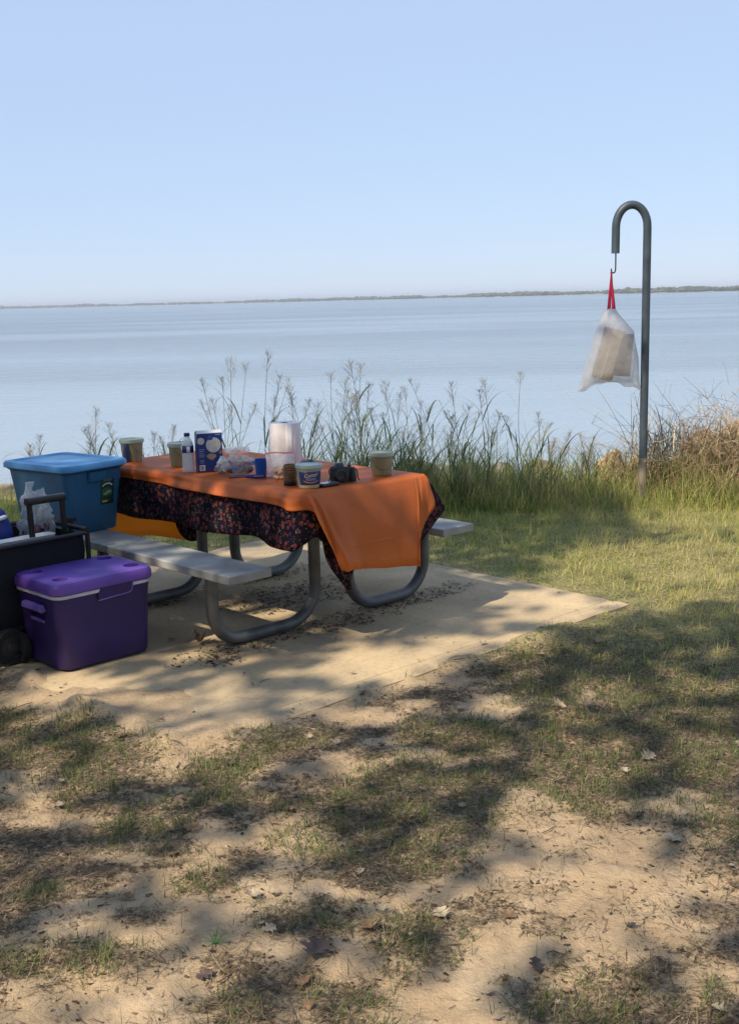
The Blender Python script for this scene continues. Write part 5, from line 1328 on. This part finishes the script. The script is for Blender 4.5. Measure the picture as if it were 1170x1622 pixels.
# ------------------------------------------------------------------ black wagon
NYL = pbr('black_nylon', (.004, .007, .013), .9, .25, 20, .4, 30)
FRM = pbr('black_tube_frame', (.008, .009, .011), .55, .15, 20)
r = empty('folding_wagon', L3(-1.11, 1.22, 0), TA + .05)
tag(r, 'black fabric folding wagon loaded with bags, half out of view at the left edge', 'wagon')
WLx, WLy = .50, .25     # half sizes
b = MB()
n_out = [rrect(2 * WLx - .03, 2 * WLy - .02, .04, z, 4) for z in (.12, .135)] + [rrect(2 * WLx + .01 * math.sin(k * 2.0), 2 * WLy + .012 * math.sin(k * 1.7), .04, .135 + .415 * k / 5, 4) for k in range(1, 6)]
n_in = [rrect(2 * WLx - .03, 2 * WLy - .03, .04, z, 4) for z in (.55, .40, .24)]
b.loft(n_out + n_in); b.build('fabric_body', NYL, r, smooth=60)
b = MB()
for x in (-WLx, WLx):
    for y in (-WLy - .012, WLy + .012):
        b.tube([(x, y, .12), (x, y, .575)], .012, 8)
for y in (-WLy - .012, WLy + .012):
    b.tube([(-WLx, y, .56), (WLx, y, .56)], .011, 8); b.tube([(-WLx, y, .16), (WLx, y, .16)], .011, 8)
for x in (-WLx, WLx):
    b.tube([(x, -WLy - .012, .575), (x, WLy + .012, .575)], .013, 8); b.tube([(x, -WLy, .16), (x, WLy, .16)], .011, 8)
b.build('frame', FRM, r, smooth=60)
b = MB()
b.tube([(WLx - .225, -.14, .40), (WLx - .235, -.14, .725)], .015, 8); b.tube([(WLx - .045, -.14, .40), (WLx - .055, -.14, .725)], .015, 8)
b.build('handle_post', FRM, r, smooth=60)
b = MB(); b.loft([rrect(.036, .04, .012, z, 3) for z in (0, .214)], M=Matrix.Translation((WLx - .252, -.14, .735)) @ Matrix.Rotation(R(90), 4, 'Y')); b.build('handle_grip', BLACKP, r, bevel=.003)
b = MB(); b.tube([(WLx, WLy, .56), (WLx + .10, WLy - .2, .572)], .012, 8) ; b.tube([(WLx + .10, WLy - .2, .575), (WLx + .10, WLy - .2, .40)], .014, 8); b.box((WLx + .10, WLy - .2, .575), (.04, .06, .02)); b.build('side_bar', FRM, r)
for x in (-WLx + .08, .03):
    for y in (-WLy - .03, WLy + .03):
        t_, r_ = MB(), MB(); Mx = Matrix.Translation((x, y, .088)) @ Matrix.Rotation(R(90), 4, 'Z')
        tt, rr_ = MB(), MB(); wheel(tt, rr_, (0, 0, 0), .088, .05)
        t_.add(tt.v, tt.f, Mx); r_.add(rr_.v, rr_.f, Mx)
        w_ = t_.build('wheel', RUB, r, smooth=40); r_.build('rim', CHARC, w_, smooth=40)
        b = MB(); b.tube([(x, y, .088), (x, y * .9, .088), (x, y * .9, .17)], .012, 8); b.build('wheel_fork', FRM, r)
WG = r
def in_wagon(name, x, y, z, label, cat, rz=0):
    a_ = TA + .05; bx, by, _ = L3(-1.11, 1.22)
    e = empty(name, (bx + x * math.cos(a_) - y * math.sin(a_), by + x * math.sin(a_) + y * math.cos(a_), z), rz)
    return tag(e, label, cat)
e = in_wagon('round_bag', .10, .06, .43, 'round blue bag with white stripe and orange top in the wagon at the left edge', 'bag', .5)
b = MB(); blob(b, (0, 0, .14), (.15, .13, .19), 81, 4, .10); b.build('body', pbr('royal_blue_fabric', (.012, .035, .24), .6, .1, 20, .2, 40), e, smooth=80)
b = MB(); b.lathe([(.137, .222), (.128, .24)], 36, caps=(False, False)); b.build('white_stripe', WHITE, e, solid=.006)
b = MB(); blob(b, (.0, .0, .285), (.095, .085, .055), 83, 3, .12); b.build('orange_top', pbr('orange_fabric', (.50, .12, .05), .6), e, smooth=80)
e = in_wagon('shopping_bag', .40, .04, .50, 'white crumpled plastic shopping bag with reddish packets standing in the wagon', 'bag', .8)
b = MB(); blob(b, (0, 0, .10), (.075, .065, .13), 91, 4, .45, None, 2.8)
b.loft([[(.03 * math.cos(a_) * k_ - .04 + dx, .02 * math.sin(a_) * k_, z) for a_ in np.linspace(0, 2 * PI, 12, endpoint=False)] for z, k_, dx in ((.16, 1.2, 0), (.22, .9, .0), (.27, .6, .012), (.30, .8, .02))]); b.build('film', film('white_bag_film', (.62, .66, .68), .22, .3, .4, .9, 20), e, smooth=40)
b = MB()
for k, (x, y, z) in enumerate(((-.02, -.03, .06), (.03, -.035, .07), (.055, -.01, .10), (-.05, 0, .05))): blob(b, (x, y, z), (.03, .025, .03), 95 + k, 2, .3)
b.build('packet', pbr('plum_packet', (.25, .08, .10), .5, .4, 40, col2=(.05, .03, .06)), e, smooth=50)
e = in_wagon('tray', .22, -.13, .545, 'shallow white tray edge lying across the top of the wagon', 'tray', TA + .05)
b = MB(); b.loft([rrect(.32, .07, .02, 0, 4), rrect(.34, .085, .03, .018, 4), rrect(.33, .075, .03, .018, 4), rrect(.31, .055, .02, .005, 4)]); b.build('tray', WHITE, e, smooth=40)

# ------------------------------------------------------------------ lantern pole, hook and bag
POLE = pbr('weathered_pole_paint', (.042, .060, .082), .5, .3, 6, .1, 40, col2=(.024, .036, .052))
r = empty('lantern_pole', (2.185, 9.18, float(ground_z(2.185, 9.18))))
tag(r, 'tall grey pipe pole bent over at the top like a shepherd crook', 'pole')
pz = lambda z: z - r.location.z
P = [(.0, 0, pz(-.25)), (.005, 0, pz(.9)), (.007, 0, pz(2.14))]
cx, rad = .007 - .121, .121
for a_ in np.linspace(0, PI, 17)[1:]:
    P.append((cx + rad * math.cos(a_), 0, pz(2.155) + rad * 1.38 * math.sin(a_)))
P += [(cx - rad - .002, 0, pz(1.96))]
b = MB(); b.tube(P, .032, 16); b.build('pipe', POLE, r, smooth=60)
b = MB(); b.tube(catmull([(cx - rad + .001, 0, pz(1.965)), (cx - rad + .001, 0, pz(1.86)), (cx - rad - .002, 0, pz(1.825)), (cx - rad - .016, 0, pz(1.812)), (cx - rad - .030, 0, pz(1.822)), (cx - rad - .032, 0, pz(1.845))], 5), .0055, 8); b.build('hook', FRM, r)
# sunlit foot of the pole: the sunlight is painted as a paler skin
b = MB(); b.tube([(.0, 0, pz(-.02)), (.002, 0, pz(.36))], .0335, 16); b.build('sunlit_pipe_foot', pbr('sunlit_pole_tone', (.20, .175, .14), .6, .25, 9, .1, 40), r, smooth=60)

bx, by = 1.932, 9.16
e = empty('rubbish_bag', (bx, by, 0)); tag(e, 'translucent white rubbish bag hanging by a red drawstring from the pole hook', 'bag')
def ring(cxo, hw, hd, z, n=36, pinch=0.0, seed=0, saw=None):
    out_ = []
    for i in range(n):
        a_ = 2 * PI * i / n; c_, s_ = math.cos(a_), math.sin(a_)
        rx = hw * (abs(c_) ** .75) * (1 if c_ > 0 else -1); ry = hd * (abs(s_) ** .9) * (1 if s_ > 0 else -1)
        w = 1 + pinch * math.sin(a_ * 9 + seed)
        zz = z if saw is None else z + saw(rx)
        out_.append((cxo + rx * w, ry * w, zz))
    return out_
low = lambda x: (.055 - .30 * abs(x + .0) if abs(x) < .235 else -.0155) 
rings = [ring(-.022, .016, .014, 1.545, pinch=.25), ring(-.022, .040, .030, 1.53, pinch=.2, seed=1), ring(-.02, .056, .042, 1.50, pinch=.14, seed=2), ring(-.006, .105, .065, 1.43, pinch=.06, seed=2), ring(.014, .150, .085, 1.36, pinch=.04), ring(.010, .165, .095, 1.28, pinch=.03), ring(.0, .195, .10, 1.16, pinch=.03, seed=3), ring(-.012, .215, .095, 1.05, pinch=.03, seed=4), ring(-.018, .234, .075, .965, pinch=.03, saw=lambda x: -.03 * abs(x / .228) ** 2 + .01), ring(-.022, .250, .035, .925, saw=lambda x: .06 - .36 * abs(x) ** 1.2 + .01 * math.sin(x * 40)), ring(-.022, .256, .006, .915, saw=lambda x: .062 - .40 * abs(x) ** 1.15 + .012 * math.sin(x * 40))]
b = MB(); b.loft(rings, (True, False)); o = b.build('film', film('rubbish_bag_film', (.62, .62, .66), .50, .3, .45, .45, 8, .07), e, smooth=80)
RED = pbr('red_drawstring_plastic', (.62, .03, .10), .4, .1, 20, trans=.3)
b = MB()
for p0, p1 in (((-.018, -.006, 1.822), (-.040, -.012, 1.535)), ((-.016, .004, 1.822), (-.004, -.014, 1.535)), ((-.020, .006, 1.82), (.012, .012, 1.535)), ((-.016, -.004, 1.82), (-.026, .016, 1.535))):
    p0 = Vector(p0); p1 = Vector(p1); d = Vector((.0105, .003, 0))
    q = [p0 - d * .5, p0 + d * .5, p0.lerp(p1, .5) + d * .8, p1 + d, p1 - d, p0.lerp(p1, .5) - d * .8]
    b.add([tuple(x) for x in q], [(0, 1, 2, 5), (5, 2, 3, 4)])
b.build('drawstring', RED, e, solid=.0012, smooth=None)
CARD = pbr('brown_cardboard', (.21, .17, .14), .85, .08, 20)
cb = empty('cardboard_box', (bx - .035, by + .0, 1.19)); cb.rotation_euler = (0, R(15), -.38)
tag(cb, 'tilted brown cardboard box showing through the white rubbish bag', 'box')
b = MB(); b.box((0, 0, 0), (.155, .07, .40)); b.build('carton', CARD, cb, bevel=.002)
b = MB(); b.box((.0, -.0358, .0), (.012, .0015, .395)); b.build('seam', pbr('card_seam', (.42, .31, .22), .8), cb, smooth=None)
pb_ = empty('folded_card', (bx + .07, by + .03, 1.18)); pb_.rotation_euler = (.05, R(4), -.2); tag(pb_, 'grey folded card standing behind the brown box inside the rubbish bag', 'card')
b = MB(); b.box((0, 0, 0), (.17, .02, .33)); b.build('sheet', pbr('grey_card', (.13, .12, .115), .85), pb_, bevel=.002)

# ------------------------------------------------------------------ the air between here and the far shore
hz = MB(); hz.box((0, 3490, 8.0), (13000, 7040, 23.5))
m, nt, out = mat_new('thin_haze')
pv = N(nt, 'ShaderNodeVolumePrincipled'); pv.inputs['Color'].default_value = (.80, .88, 1.0, 1); pv.inputs['Density'].default_value = 0.0002; pv.inputs['Anisotropy'].default_value = 0.2
nt.links.new(pv.outputs['Volume'], out.inputs['Volume'])
tag(hz.build('haze', m, None, smooth=None), 'thin pale haze over the lake', None, None, 'stuff')
